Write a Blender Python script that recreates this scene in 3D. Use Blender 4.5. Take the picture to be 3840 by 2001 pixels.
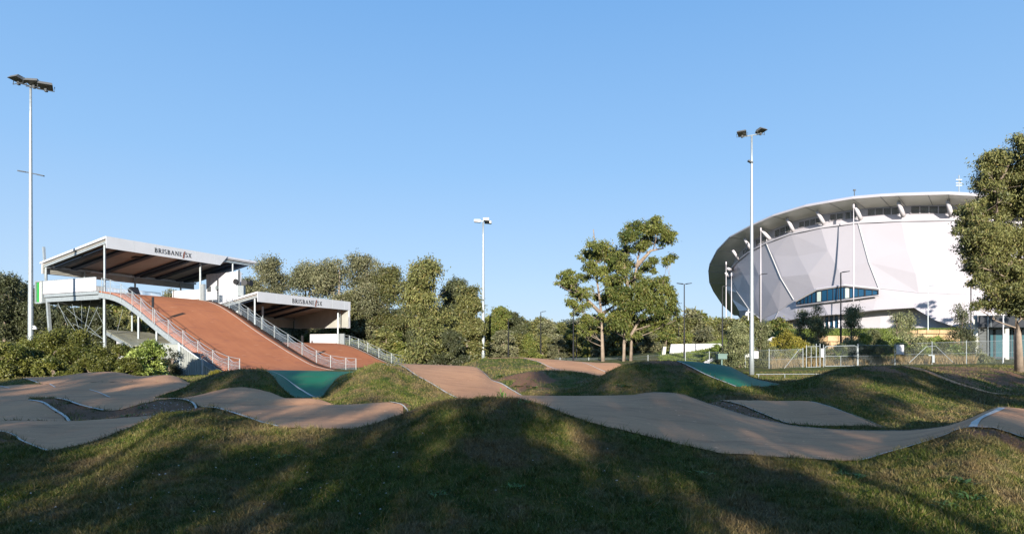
import bpy, math, random
import numpy as np
from mathutils import Vector, noise as mnoise
for o in list(bpy.data.objects): bpy.data.objects.remove(o)
SC = bpy.context.scene
COL = SC.collection
R = math.radians
rng = np.random.default_rng(7)
random.seed(7)
# ------------------------------------------------------------ camera
H = 2.2                       # eye height above the lowest ground
F = 2300.0; CX = 1920.0; HY = 1315.0
cam = bpy.data.cameras.new('camera'); camo = bpy.data.objects.new('camera', cam); COL.objects.link(camo)
cam.sensor_width = 36; cam.lens = F/3840*36; cam.shift_y = (HY-1000.5)/3840
cam.clip_start = 0.2; cam.clip_end = 6000
camo.location = (0, 0, H); camo.rotation_euler = (R(90), 0, 0)
SC.camera = camo
# ------------------------------------------------------------ world, sun, exposure
SUN_EL = 12.5; SUN_AZ = 181.2      # degrees; the sun stands behind the camera
w = bpy.data.worlds.new('World'); SC.world = w; w.use_nodes = True
nt = w.node_tree; bg = nt.nodes['Background']
sky = nt.nodes.new('ShaderNodeTexSky'); sky.sky_type = 'NISHITA'; sky.sun_disc = False
sky.sun_elevation = R(SUN_EL); sky.sun_rotation = R(SUN_AZ)
sky.air_density = 1.0; sky.dust_density = 0.15; sky.ozone_density = 2.2; sky.altitude = 30
bg.inputs[1].default_value = 0.10
# clear-day blue by elevation, blended with the physical sky (whose low-sun horizon is too yellow here)
wtc = nt.nodes.new('ShaderNodeTexCoord'); wsx = nt.nodes.new('ShaderNodeSeparateXYZ'); nt.links.new(wtc.outputs['Generated'], wsx.inputs[0])
ramp = nt.nodes.new('ShaderNodeValToRGB'); nt.links.new(wsx.outputs['Z'], ramp.inputs[0]); cr = ramp.color_ramp
for p_, c_ in ((0.0,(.54,.70,.93)),(.10,(.48,.68,.96)),(.28,(.31,.57,.95)),(.52,(.185,.44,.87)),(1.0,(.10,.30,.72))):
    if p_ in (0.0, 1.0):
        e_ = [x_ for x_ in cr.elements if x_.position == p_][0]
    else: e_ = cr.elements.new(p_)
    e_.color = (*c_, 1)
wsc = nt.nodes.new('ShaderNodeVectorMath'); wsc.operation = 'SCALE'; wsc.inputs['Scale'].default_value = .50/.10; nt.links.new(ramp.outputs[0], wsc.inputs[0])
wmx = nt.nodes.new('ShaderNodeMix'); wmx.data_type = 'RGBA'; wmx.inputs[0].default_value = .86
nt.links.new(sky.outputs[0], wmx.inputs[6]); nt.links.new(wsc.outputs[0], wmx.inputs[7]); nt.links.new(wmx.outputs[2], bg.inputs[0])
sl = bpy.data.lights.new('sun', 'SUN'); slo = bpy.data.objects.new('sun', sl); COL.objects.link(slo)
sl.energy = 5.0; sl.angle = R(0.6); sl.color = (1.0, 0.935, 0.83)
az = R(SUN_AZ)
to_sun = Vector((math.sin(az)*math.cos(R(SUN_EL)), math.cos(az)*math.cos(R(SUN_EL)), math.sin(R(SUN_EL))))
slo.rotation_euler = to_sun.to_track_quat('Z', 'Y').to_euler()
SC.view_settings.view_transform = 'Standard'; SC.view_settings.look = 'None'
SC.view_settings.exposure = 1.0; SC.view_settings.gamma = 1.0
SC.render.engine = 'CYCLES'
SC.render.resolution_x = 1024; SC.render.resolution_y = 533
SC.cycles.max_bounces = 5; SC.cycles.transparent_max_bounces = 12
# ------------------------------------------------------------ helpers
def P(px, py, d):
    return ((px-CX)/F*d, d, H+(HY-py)/F*d)
def tag(o, label=None, cat=None, group=None, kind=None):
    if label: o['label'] = label
    if cat: o['category'] = cat
    if group: o['group'] = group
    if kind: o['kind'] = kind
    return o
def empty(name, loc=(0,0,0), label=None, cat=None, group=None):
    o = bpy.data.objects.new(name, None); COL.objects.link(o); o.location = loc
    o.empty_display_size = 0.3
    tag(o, label, cat, group); o['_loc'] = tuple(loc)
    return o
class MB:
    """collects shapes in world coordinates; build() links them as one mesh object"""
    def __init__(s): s.v = []; s.f = []
    def add(s, vs, fs):
        b = len(s.v); s.v.extend([tuple(map(float, q)) for q in vs]); s.f.extend([tuple(b+i for i in f) for f in fs]); return s
    def hexa(s, c):      # 8 corners: bottom 4 ccw, top 4 ccw
        return s.add(c, [(3,2,1,0),(4,5,6,7),(0,1,5,4),(1,2,6,5),(2,3,7,6),(3,0,4,7)])
    def box(s, x0, x1, y0, y1, z0, z1):
        return s.hexa([(x0,y0,z0),(x1,y0,z0),(x1,y1,z0),(x0,y1,z0),(x0,y0,z1),(x1,y0,z1),(x1,y1,z1),(x0,y1,z1)])
    def slab(s, pts, off):     # polygon extruded by the vector off
        n = len(pts); q = [tuple(np.add(p, off)) for p in pts]
        return s.add(list(pts)+q, [tuple(range(n-1,-1,-1)), tuple(range(n,2*n))]+[(i,(i+1)%n,n+(i+1)%n,n+i) for i in range(n)])
    def tube(s, pts, r, n=8, cap=True):
        pts = [Vector(p) for p in pts]; m = len(pts)
        rs = r if hasattr(r, '__len__') else [r]*m
        b = len(s.v); ring = []
        for i, p in enumerate(pts):
            d = (pts[min(i+1,m-1)]-pts[max(i-1,0)]).normalized()
            u = d.cross(Vector((0,0,1)))
            if u.length < 1e-3: u = d.cross(Vector((0,1,0)))
            u.normalize(); v = d.cross(u)
            for k in range(n):
                a = 2*math.pi*k/n
                s.v.append(tuple(p+(u*math.cos(a)+v*math.sin(a))*rs[i]))
        for i in range(m-1):
            for k in range(n):
                s.f.append((b+i*n+k, b+(i+1)*n+k, b+(i+1)*n+(k+1)%n, b+i*n+(k+1)%n))
        if cap:
            s.f.append(tuple(b+k for k in range(n))); s.f.append(tuple(b+(m-1)*n+k for k in range(n-1,-1,-1)))
        return s
    def bar(s, a, b, w, h=None):  # rectangular bar between two points
        h = h or w; a = Vector(a); b = Vector(b); d = (b-a).normalized()
        u = d.cross(Vector((0,0,1)))
        if u.length < 1e-3: u = Vector((1,0,0))
        u.normalize(); v = u.cross(d)
        c = []
        for q in (a, b):
            for su, sv in ((-1,-1),(1,-1),(1,1),(-1,1)): c.append(tuple(q+u*su*w/2+v*sv*h/2))
        return s.hexa(c)
    def build(s, name, mat, parent=None, smooth=False, loc=None, bevel=0):
        me = bpy.data.meshes.new(name)
        off = Vector(parent['_loc']) if (parent is not None and '_loc' in parent.keys()) else (Vector(loc) if loc is not None else Vector((0,0,0)))
        v = [(a-off.x, b-off.y, c-off.z) for a, b, c in s.v]
        me.from_pydata(v, [], s.f); me.validate(); me.update()
        o = bpy.data.objects.new(name, me); COL.objects.link(o)
        if mat: me.materials.append(mat)
        if parent is not None:
            o.parent = parent
            if '_loc' in parent.keys(): o['_loc'] = tuple(parent['_loc'])
        elif loc is not None:
            o.location = loc; o['_loc'] = tuple(loc)
        if smooth: me.shade_smooth()
        if bevel:
            m = o.modifiers.new('b', 'BEVEL'); m.width = bevel; m.segments = 2; m.limit_method = 'ANGLE'
        return o
def np_mesh(name, V, T, mat, attrs=None, nvert=3, parent=None, loc=None, smooth=False):
    me = bpy.data.meshes.new(name)
    V = np.asarray(V, dtype=np.float32); T = np.asarray(T, dtype=np.int32).reshape(-1, nvert)
    if loc is not None: V = V-np.array(loc, dtype=np.float32)
    me.vertices.add(len(V)); me.vertices.foreach_set('co', V.ravel())
    me.loops.add(T.size); me.loops.foreach_set('vertex_index', T.ravel())
    me.polygons.add(len(T)); me.polygons.foreach_set('loop_start', np.arange(0, T.size, nvert, dtype=np.int32))
    me.polygons.foreach_set('loop_total', np.full(len(T), nvert, dtype=np.int32))
    if smooth: me.polygons.foreach_set('use_smooth', np.ones(len(T), dtype=bool))
    me.update(calc_edges=True)
    for k, a in (attrs or {}).items():
        at = me.attributes.new(k, 'FLOAT', 'POINT'); at.data.foreach_set('value', np.asarray(a, dtype=np.float32))
    if mat: me.materials.append(mat)
    o = bpy.data.objects.new(name, me); COL.objects.link(o)
    if loc is not None: o.location = loc
    if parent is not None: o.parent = parent
    return o
def copy_tree(o, parent=None):
    c = o.copy(); COL.objects.link(c); c.parent = parent
    if parent is not None: c.matrix_parent_inverse = o.matrix_parent_inverse.copy()
    for ch in o.children: copy_tree(ch, c)
    return c
# ------------------------------------------------------------ materials
def mat(name, col, rough=0.6, metal=0.0, var=0.0, scale=3.0, bump=0.0, bscale=40.0, spec=0.3, coat=0):
    m = bpy.data.materials.new(name); m.use_nodes = True; n = m.node_tree.nodes; L = m.node_tree.links
    b = n['Principled BSDF']; b.inputs['Base Color'].default_value = (*col, 1); b.inputs['Roughness'].default_value = rough
    b.inputs['Metallic'].default_value = metal; b.inputs['Specular IOR Level'].default_value = spec
    if var or bump:
        tc = n.new('ShaderNodeTexCoord')
    if var:
        no = n.new('ShaderNodeTexNoise'); no.inputs['Scale'].default_value = scale; no.inputs['Detail'].default_value = 6
        no.inputs['Roughness'].default_value = 0.65
        L.new(tc.outputs['Object'], no.inputs['Vector'])
        mr = n.new('ShaderNodeMapRange'); mr.inputs[1].default_value = 0.3; mr.inputs[2].default_value = 0.7
        mr.inputs[3].default_value = 1-var; mr.inputs[4].default_value = 1+var
        L.new(no.outputs[0], mr.inputs[0])
        mx = n.new('ShaderNodeVectorMath'); mx.operation = 'SCALE'; mx.inputs[0].default_value = col
        L.new(mr.outputs[0], mx.inputs['Scale']); L.new(mx.outputs[0], b.inputs['Base Color'])
    if bump:
        nb = n.new('ShaderNodeTexNoise'); nb.inputs['Scale'].default_value = bscale; nb.inputs['Detail'].default_value = 4
        L.new(tc.outputs['Object'], nb.inputs['Vector'])
        bu = n.new('ShaderNodeBump'); bu.inputs['Strength'].default_value = bump; bu.inputs['Distance'].default_value = 0.02
        L.new(nb.outputs[0], bu.inputs['Height']); L.new(bu.outputs[0], b.inputs['Normal'])
    return m
class N:   # small node-graph helper
    def __init__(s, name):
        s.m = bpy.data.materials.new(name); s.m.use_nodes = True; s.t = s.m.node_tree; s.b = s.t.nodes['Principled BSDF']
        s.b.inputs['Specular IOR Level'].default_value = 0.25; s.b.inputs['Roughness'].default_value = 0.85
        s.geo = s.t.nodes.new('ShaderNodeNewGeometry')
    def link(s, a, b): s.t.links.new(a, b); return s
    def attr(s, nm):
        a = s.t.nodes.new('ShaderNodeAttribute'); a.attribute_name = nm; return a.outputs['Fac']
    def noise(s, scale, detail=5, rough=0.6, vec=None, stretch=None):
        n = s.t.nodes.new('ShaderNodeTexNoise'); n.inputs['Scale'].default_value = scale; n.inputs['Detail'].default_value = detail
        n.inputs['Roughness'].default_value = rough
        v = vec or s.geo.outputs['Position']
        if stretch:
            mp = s.t.nodes.new('ShaderNodeMapping'); mp.inputs['Scale'].default_value = stretch
            s.link(v, mp.inputs[0]); v = mp.outputs[0]
        s.link(v, n.inputs['Vector']); return n.outputs[0]
    def rng(s, v, a, b, c=0.0, d=1.0):
        n = s.t.nodes.new('ShaderNodeMapRange'); s.link(v, n.inputs[0])
        for i, x in enumerate((a, b, c, d)): n.inputs[i+1].default_value = x
        return n.outputs[0]
    def math(s, op, a, b=None):
        n = s.t.nodes.new('ShaderNodeMath'); n.operation = op
        for i, x in enumerate((a, b)):
            if x is None: continue
            if isinstance(x, (int, float)): n.inputs[i].default_value = x
            else: s.link(x, n.inputs[i])
        return n.outputs[0]
    def mix(s, fac, a, b, mode='MIX'):
        n = s.t.nodes.new('ShaderNodeMix'); n.data_type = 'RGBA'; n.blend_type = mode
        if isinstance(fac, (int, float)): n.inputs[0].default_value = fac
        else: s.link(fac, n.inputs[0])
        for i, x in ((6, a), (7, b)):
            if isinstance(x, tuple): n.inputs[i].default_value = (*x, 1)
            else: s.link(x, n.inputs[i])
        return n.outputs[2]
    def bump(s, h, st=0.3, dist=0.02):
        n = s.t.nodes.new('ShaderNodeBump'); n.inputs['Strength'].default_value = st; n.inputs['Distance'].default_value = dist
        s.link(h, n.inputs['Height']); s.link(n.outputs[0], s.b.inputs['Normal'])
    def color(s, c): s.link(c, s.b.inputs['Base Color'])
def turf_colour(g, dirt, rnd=None):
    big = g.noise(0.55, 4, 0.6); mid = g.noise(2.3, 5, 0.7); fine = g.noise(34, 4, 0.75)
    green = g.mix(g.rng(mid, .35, .65), (.034,.054,.005), (.100,.118,.013))
    straw = g.mix(g.rng(fine, .3, .7), (.085,.058,.024), (.20,.145,.065))
    c = g.mix(g.rng(g.math('ADD', g.math('MULTIPLY', big, .55), g.math('MULTIPLY', mid, .45)), .462, .585), green, straw)
    if rnd is not None: c = g.mix(g.rng(rnd, .74, .98), c, straw)
    soil = g.mix(g.rng(fine, .3, .7), (.13,.058,.030), (.27,.145,.08))
    f = g.rng(g.math('ADD', dirt, g.math('MULTIPLY', g.math('SUBTRACT', fine, .5), .9)), .42, .62)
    return g.mix(f, c, soil), fine
g = N('turf'); c, fine = turf_colour(g, g.attr('dirt'))
sp = g.rng(g.noise(90, 3, .8), .3, .7, .55, 1.35)
vm = g.t.nodes.new('ShaderNodeVectorMath'); vm.operation = 'SCALE'; g.link(c, vm.inputs[0]); g.link(sp, vm.inputs['Scale'])
g.color(vm.outputs[0]); g.bump(g.noise(45, 5, .8), .9, .05); g.b.inputs['Roughness'].default_value = .95; M_TURF = g.m
g = N('grass_blades'); rn = g.attr('rnd'); c, fine = turf_colour(g, g.attr('dirt'), rn)
vm = g.t.nodes.new('ShaderNodeVectorMath'); vm.operation = 'SCALE'; g.link(c, vm.inputs[0]); g.link(g.rng(rn, 0, 1, .55, 1.75), vm.inputs['Scale'])
g.color(vm.outputs[0]); g.b.inputs['Roughness'].default_value = .6; M_BLADE = g.m
def track_mat(name, a, b, stain, rough=.85):
    g = N(name); big = g.noise(.35, 4, .6); fine = g.noise(60, 3, .8); st = g.noise(1.1, 5, .7, stretch=(.6, 2.2, 1)); sc = g.noise(2.2, 6, .75, stretch=(.25, 3, 1))
    c = g.mix(g.rng(big, .35, .65), a, b)
    c = g.mix(g.rng(st, .50, .72, 0, .75), c, stain)
    c = g.mix(g.rng(sc, .58, .64, 0, .5), c, tuple(x*.55 for x in a))
    c = g.mix(g.rng(fine, .25, .75, 0, .42), c, tuple(x*.62 for x in a))
    gr = g.noise(19, 4, .85); c = g.mix(g.rng(gr, .52, .72, 0, .5), c, tuple(x*.5 for x in a)); sp_ = g.noise(7, 2, .5); c = g.mix(g.rng(sp_, .70, .74, 0, .6), c, tuple(min(1, x*1.5+.03) for x in b))
    g.color(c); g.b.inputs['Roughness'].default_value = rough; g.bump(gr, .5, .012); return g.m
M_TRACK = track_mat('track_surface', (.48,.238,.118), (.59,.305,.155), (.28,.130,.072))
M_GREEN = track_mat('green_paint', (.008,.115,.050), (.014,.145,.066), (.085,.088,.050), .6)
g = N('ramp_surface')
def gdot(vec):
    n_ = g.t.nodes.new('ShaderNodeVectorMath'); n_.operation = 'DOT_PRODUCT'; g.link(g.geo.outputs['Position'], n_.inputs[0]); n_.inputs[1].default_value = vec; return n_.outputs['Value']
cb = g.t.nodes.new('ShaderNodeCombineXYZ'); g.link(gdot((.412,.911,0)), cb.inputs[0]); g.link(gdot((.911,-.412,0)), cb.inputs[1])
pv = cb.outputs[0]; bigv = g.noise(.35, 4, .6, vec=pv); dash = g.noise(1.0, 3, .6, vec=pv, stretch=(.55,5.5,1)); dk_ = g.noise(1.0, 4, .65, vec=pv, stretch=(.4,1.8,1)); run = g.noise(1.0, 4, .7, vec=pv, stretch=(2.6,.22,1))
c = g.mix(g.rng(bigv, .35, .65), (.40,.138,.058), (.47,.172,.075)); c = g.mix(g.rng(run, .45, .72, 0, .40), c, (.30,.105,.055)); c = g.mix(g.rng(dk_, .56, .66, 0, .45), c, (.24,.085,.062)); c = g.mix(g.rng(dash, .665, .70, 0, .7), c, (.62,.36,.22)); c = g.mix(g.rng(g.noise(40,3,.8), .3, .7, 0, .35), c, (.30,.10,.045))
g.color(c); M_RAMP = g.m
M_LINE = mat('line_paint', (.52,.47,.40), .7, var=.25, scale=9)
# ------------------------------------------------------------ terrain
def pchip_slopes(x, y):
    h = np.diff(x, axis=0); dl = np.diff(y, axis=0)/h
    m = np.zeros_like(y); h0, h1 = h[:-1], h[1:]; d0, d1 = dl[:-1], dl[1:]
    w1 = 2*h1+h0; w2 = h1+2*h0
    with np.errstate(divide='ignore', invalid='ignore'):
        hm = (w1+w2)/(w1/d0+w2/d1)
    m[1:-1] = np.where(d0*d1 > 0, hm, 0.0); m[0] = dl[0]; m[-1] = dl[-1]
    return m
def pchip(xk, yk, x):
    xk = np.asarray(xk, float); yk = np.asarray(yk, float); m = pchip_slopes(xk, yk)
    x = np.clip(x, xk[0], xk[-1]); i = np.clip(np.searchsorted(xk, x, side='right')-1, 0, len(xk)-2)
    h = xk[i+1]-xk[i]; t = (x-xk[i])/h
    return (1+2*t)*(1-t)**2*yk[i]+t*(1-t)**2*h*m[i]+t*t*(3-2*t)*yk[i+1]+t*t*(t-1)*h*m[i+1]
def zp(rows): return [(px, d, -(py-HY)/F*d) for px, py, d in rows]
K = []
K.append([(-9000,1,-1.95),(12000,1,-1.95)])
K.append([(-9000,6.2,-1.95),(1000,6.2,-1.93),(3400,6.2,-1.90),(12000,6.2,-1.95)])
K.append(zp([(-9000,1500,12.5),(-800,1590,12.5),(0,1620,12),(90,1660,11),(177,1693,10.5),(252,1678,10.7),(353,1653,11),(454,1615,11.5),(555,1572,12),(606,1552,12.3),(681,1543,12.5),(757,1544,12.5),(807,1557,12.5),(858,1587,12.2),(908,1600,12),(1040,1605,12),(1300,1609,12),(1377,1597,12),(1452,1572,12),(1553,1539,12),(1629,1514,12),(1705,1501,12),(1856,1495,12),(1932,1497,12),(2007,1511,12),(2058,1529,12),(2159,1567,11.8),(2260,1597,11.5),(2361,1622,11.2),(2500,1655,11),(2624,1686,10.6),(2735,1705,10.3),(2903,1716,10),(3127,1730,9.8),(3211,1731,9.8),(3322,1703,9.9),(3462,1662,10),(3552,1633,10),(3586,1619,10),(3650,1607,10),(3714,1608,10),(3770,1622,10),(3840,1644,10),(4200,1690,10),(12000,1700,10)]))
K.append([(-9000,13,-1.6),(0,13,-1.66),(177,12.2,-1.72),(353,12.7,-1.68),(555,13.3,-1.62),(681,13.8,-1.66),(757,14,-1.62),(1300,14,-1.62),(1450,14,-1.62),(1880,14.3,-1.42),(2000,14,-1.30),(2159,14,-1.28),(2462,14,-1.43),(2735,13,-1.61),(3127,12,-1.80),(3322,11.8,-1.77),(3552,11.8,-1.55),(3640,11.8,-1.36),(3700,11.8,-1.29),(3840,11.8,-1.385),(4500,11.8,-1.7),(12000,11.8,-1.7)])
K.append(zp([(-9000,1600,14),(-800,1600,14),(0,1590,14),(300,1582,14.3),(575,1567,15),(680,1545,15.8),(757,1529,16.2),(900,1524,16.5),(1040,1521,17),(1300,1517,17),(1462,1508,17),(1556,1503,17),(1706,1497,17),(1806,1494,17),(1947,1485,17),(2159,1486,17),(2361,1483,17),(2445,1473,17),(2529,1476,17),(2680,1524,16.4),(2847,1574,15.4),(3015,1605,14.4),(3183,1616,14),(3350,1619,13.8),(3518,1605,13.7),(3630,1574,13.6),(3742,1530,13.6),(3770,1529,13.6),(3840,1535,13.6),(4300,1610,13.6),(12000,1620,13.6)]))
K.append([(-9000,17,-1.8),(0,17,-1.81),(275,16.5,-1.90),(400,17,-1.86),(600,17.5,-1.72),(757,18,-1.82),(1250,18.4,-1.85),(1950,19,-1.88),(2445,18.6,-1.7),(2600,18.2,-1.58),(2700,17.8,-1.52),(2847,16.4,-1.67),(2960,15.4,-1.82),(3100,15.0,-1.85),(3200,14.8,-1.85),(3350,14.5,-1.87),(3500,15,-1.85),(12000,15,-1.85)])
K.append(zp([(-9000,1510,20),(-800,1510,20),(0,1501,20),(200,1494,20),(450,1492,20),(606,1494,20),(807,1495,20),(1160,1495,20),(1210,1500,20),(1250,1514,19.6),(1300,1520,19.5),(1500,1518,19.5),(1715,1503,21),(1957,1502,21),(2200,1510,20.5),(2445,1510,20),(2600,1515,19.5),(2702,1502,19.2),(2850,1504,19),(3042,1507,18.2),(3100,1522,17.5),(3200,1560,16.5),(3350,1608,15.4),(3518,1600,16),(3700,1580,16),(12000,1580,16)]))
K.append([(-9000,22.3,-1.85),(0,22.3,-1.85),(600,22.3,-1.83),(700,22.3,-1.70),(900,22.3,-1.35),(1000,22.3,-1.5),(1100,22.3,-1.80),(1200,22.3,-1.84),(1250,22,-1.62),(1330,22,-1.3),(1450,22,-1.2),(1600,22.5,-1.5),(1783,23,-1.62),(1957,23,-1.72),(2100,22.8,-1.68),(2300,22.3,-1.35),(2462,22,-1.1),(2700,21.5,-1.15),(2931,21.2,-1.42),(3127,20.7,-1.2),(3300,20,-1.25),(3546,20,-1.5),(3770,19.5,-1.75),(12000,19.5,-1.8)])
K.append(zp([(-9000,1489,24.5),(540,1489,24.5),(585,1485,24.5),(630,1474,24.5),(681,1458,24.5),(757,1421,24.5),(800,1406,24.5),(858,1394,24.5),(933,1388,24.5),(985,1390,24.5),(1015,1408,24.5),(1050,1445,24.5),(1090,1480,24.5),(1120,1492,24.5),(1200,1492,24.5),(1230,1471,24.5),(1261,1446,24.5),(1331,1405,24.5),(1367,1381,24.5),(1422,1366,24.5),(1490,1388,24.8),(1550,1412,25),(1650,1432,25),(1783,1447,25),(1900,1462,25),(2000,1460,25),(2100,1455,25),(2200,1440,24.8),(2250,1415,24.5),(2285,1393,24.5),(2335,1373,24.5),(2411,1356,24.5),(2462,1351,24.5),(2540,1353,24.5),(2680,1366,24.5),(2735,1376,24.5),(2791,1403,24.5),(2847,1423,24.5),(2931,1431,24.5),(2987,1426,24.5),(3071,1406,24.5),(3127,1387,24.5),(3211,1373,24.5),(3350,1370,24.5),(3462,1384,24.5),(3546,1413,24.5),(3630,1440,24.5),(3742,1474,24.5),(3840,1483,24.5),(4500,1470,24.5),(12000,1480,24.5)]))
K.append(zp([(-9000,1460,28),(-800,1460,28),(434,1456,28),(505,1453,28),(706,1446,28),(770,1430,28.5),(858,1400,30),(933,1392,30),(994,1388,30),(1100,1389,30),(1200,1391,30),(1300,1394,30),(1370,1386,31),(1422,1367,31),(1490,1365,31),(1705,1371,31),(1783,1376,31),(1820,1400,30),(1851,1421,29),(1907,1406,29),(2007,1389,29),(2058,1395,29),(2134,1400,29),(2209,1413,29),(2300,1418,29),(2700,1430,29),(2931,1450,29),(3127,1445,29),(3350,1420,29),(3462,1398,28.5),(3546,1400,28.5),(3630,1420,28.5),(3742,1450,28.5),(3840,1462,28.5),(12000,1460,28.5)]))
K.append(zp([(-9000,1440,34),(-800,1440,34),(0,1431,34),(81,1418,34),(202,1413,34),(328,1398,34),(404,1394,34),(454,1398,34),(525,1411,34),(626,1407,34),(671,1416,34),(717,1436,34),(800,1444,34),(1400,1440,35),(1490,1425,36),(1700,1405,36),(1851,1385,36),(2000,1385,36),(2115,1388,36),(2194,1397,36),(2240,1407,36),(2300,1412,36),(2500,1428,36),(3100,1430,36),(3350,1408,36),(3462,1387,36),(3530,1396,35.5),(3596,1403,35),(3697,1387,35),(3770,1389,35),(3840,1403,35),(12000,1410,35)]))
K.append(zp([(-9000,1424,42),(1600,1422,42),(1690,1395,42),(1729,1371,42),(1787,1350,42),(1823,1343,42),(1943,1340,42),(2021,1344,42),(2126,1352,42),(2188,1357,42),(2246,1360,42),(2308,1361,42),(2334,1368,42),(2400,1400,42),(2600,1412,43),(2820,1413,44),(3200,1408,43),(3350,1398,43),(3462,1388,43),(3600,1392,42),(3840,1392,42),(12000,1395,42)]))
K.append(zp([(-9000,1397,56),(1500,1397,56),(2400,1396,56),(2500,1387,55),(2820,1382,54),(3000,1376,53.5),(3200,1371,53.5),(3450,1365,53.5),(3840,1362,53.5),(12000,1362,53.5)]))
K.append([(-9000,68,-1.9),(1500,68,-1.9),(2500,66,-1.2),(2700,66,-.9),(2900,70,-.3),(3150,72,-.1),(3560,72,.0),(3620,70,-1.15),(3700,66,-1.2),(12000,66,-1.2)])
K.append([(-9000,85,-1.8),(1500,85,-1.8),(2500,82,-.2),(2800,82,1.9),(3000,80,2.6),(3600,80,2.7),(3660,88,-1.1),(12000,88,-1.1)])
K.append([(-9000,140,-1.5),(1900,140,-1),(2500,140,1),(3000,140,2.7),(12000,140,2.8)])
K.append([(-9000,320,2),(12000,320,4)])
K.append([(-9000,4200,6),(12000,4200,6)])
PXG = np.concatenate([np.linspace(-9000,-1500,24)[:-1], np.linspace(-1500,-60,90)[:-1], np.arange(-60,3900,7.0), np.linspace(3900,5400,90), np.linspace(5400,12000,20)[1:]])
DG = np.concatenate([np.linspace(1,6,8)[:-1], np.exp(np.arange(math.log(6), math.log(60), .0075)), np.exp(np.arange(math.log(60), math.log(4200), .045)), [4200]])
dk = np.array([np.interp(PXG, [r[0] for r in k], [r[1] for r in k]) for k in K])
zk = np.array([pchip([r[0] for r in k], [r[2] for r in k], PXG) for k in K])
for i in range(1, len(K)): dk[i] = np.maximum(dk[i], dk[i-1]+.35)
ZG = np.zeros((len(PXG), len(DG)))
for i in range(len(PXG)): ZG[i] = pchip(dk[:, i], zk[:, i], DG)
def height(px, d):     # camera-relative height of the ground, bilinear
    px = np.asarray(px, float); d = np.asarray(d, float)
    i = np.clip(np.searchsorted(PXG, px)-1, 0, len(PXG)-2); j = np.clip(np.searchsorted(DG, d)-1, 0, len(DG)-2)
    a = np.clip((px-PXG[i])/(PXG[i+1]-PXG[i]), 0, 1); b = np.clip((d-DG[j])/(DG[j+1]-DG[j]), 0, 1)
    return (ZG[i,j]*(1-a)+ZG[i+1,j]*a)*(1-b)+(ZG[i,j+1]*(1-a)+ZG[i+1,j+1]*a)*b
def gz(x, y):          # world height of the ground at world x, y
    if np.any(np.asarray(y) < 1.0): y = np.maximum(y, 1.0)
    return H+height(CX+F*np.asarray(x)/np.asarray(y), y)
def G(px, d):
    x = (px-CX)/F*d
    return (x, d, H+float(height(px, d)))
DD = np.exp(np.linspace(math.log(6), math.log(60), 1500))
def hit(px, py, lo=6, hi=60):
    m = DD[(DD >= lo) & (DD <= hi)]; s = HY-height(np.full(len(m), px), m)/m*F
    k = np.nonzero(s <= py)[0]
    i = k[0] if len(k) else int(np.argmin(s))
    return m[i]
def pts(seq, lo, hi):   # (px,py) seen from the tripod, or (px,'d',depth) -> plan x, y
    o = []
    for q in seq:
        d = q[2] if len(q) == 3 else hit(q[0], q[1], lo, hi)
        o.append(((q[0]-CX)/F*d, d))
    return np.array(o)
def D(px, d): return (px, 'd', d)
def sdf(poly, X, Y):
    n = len(poly); best = np.full(X.shape, 1e9); ins = np.zeros(X.shape, bool)
    for i in range(n):
        x0, y0 = poly[i]; x1, y1 = poly[(i+1) % n]; ex, ey = x1-x0, y1-y0
        t = np.clip(((X-x0)*ex+(Y-y0)*ey)/(ex*ex+ey*ey+1e-12), 0, 1)
        best = np.minimum(best, np.hypot(X-x0-t*ex, Y-y0-t*ey))
        c = ((y0 > Y) != (y1 > Y)) & (X < (x1-x0)*(Y-y0)/(y1-y0+1e-15)+x0); ins ^= c
    return np.where(ins, best, -best)
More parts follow.
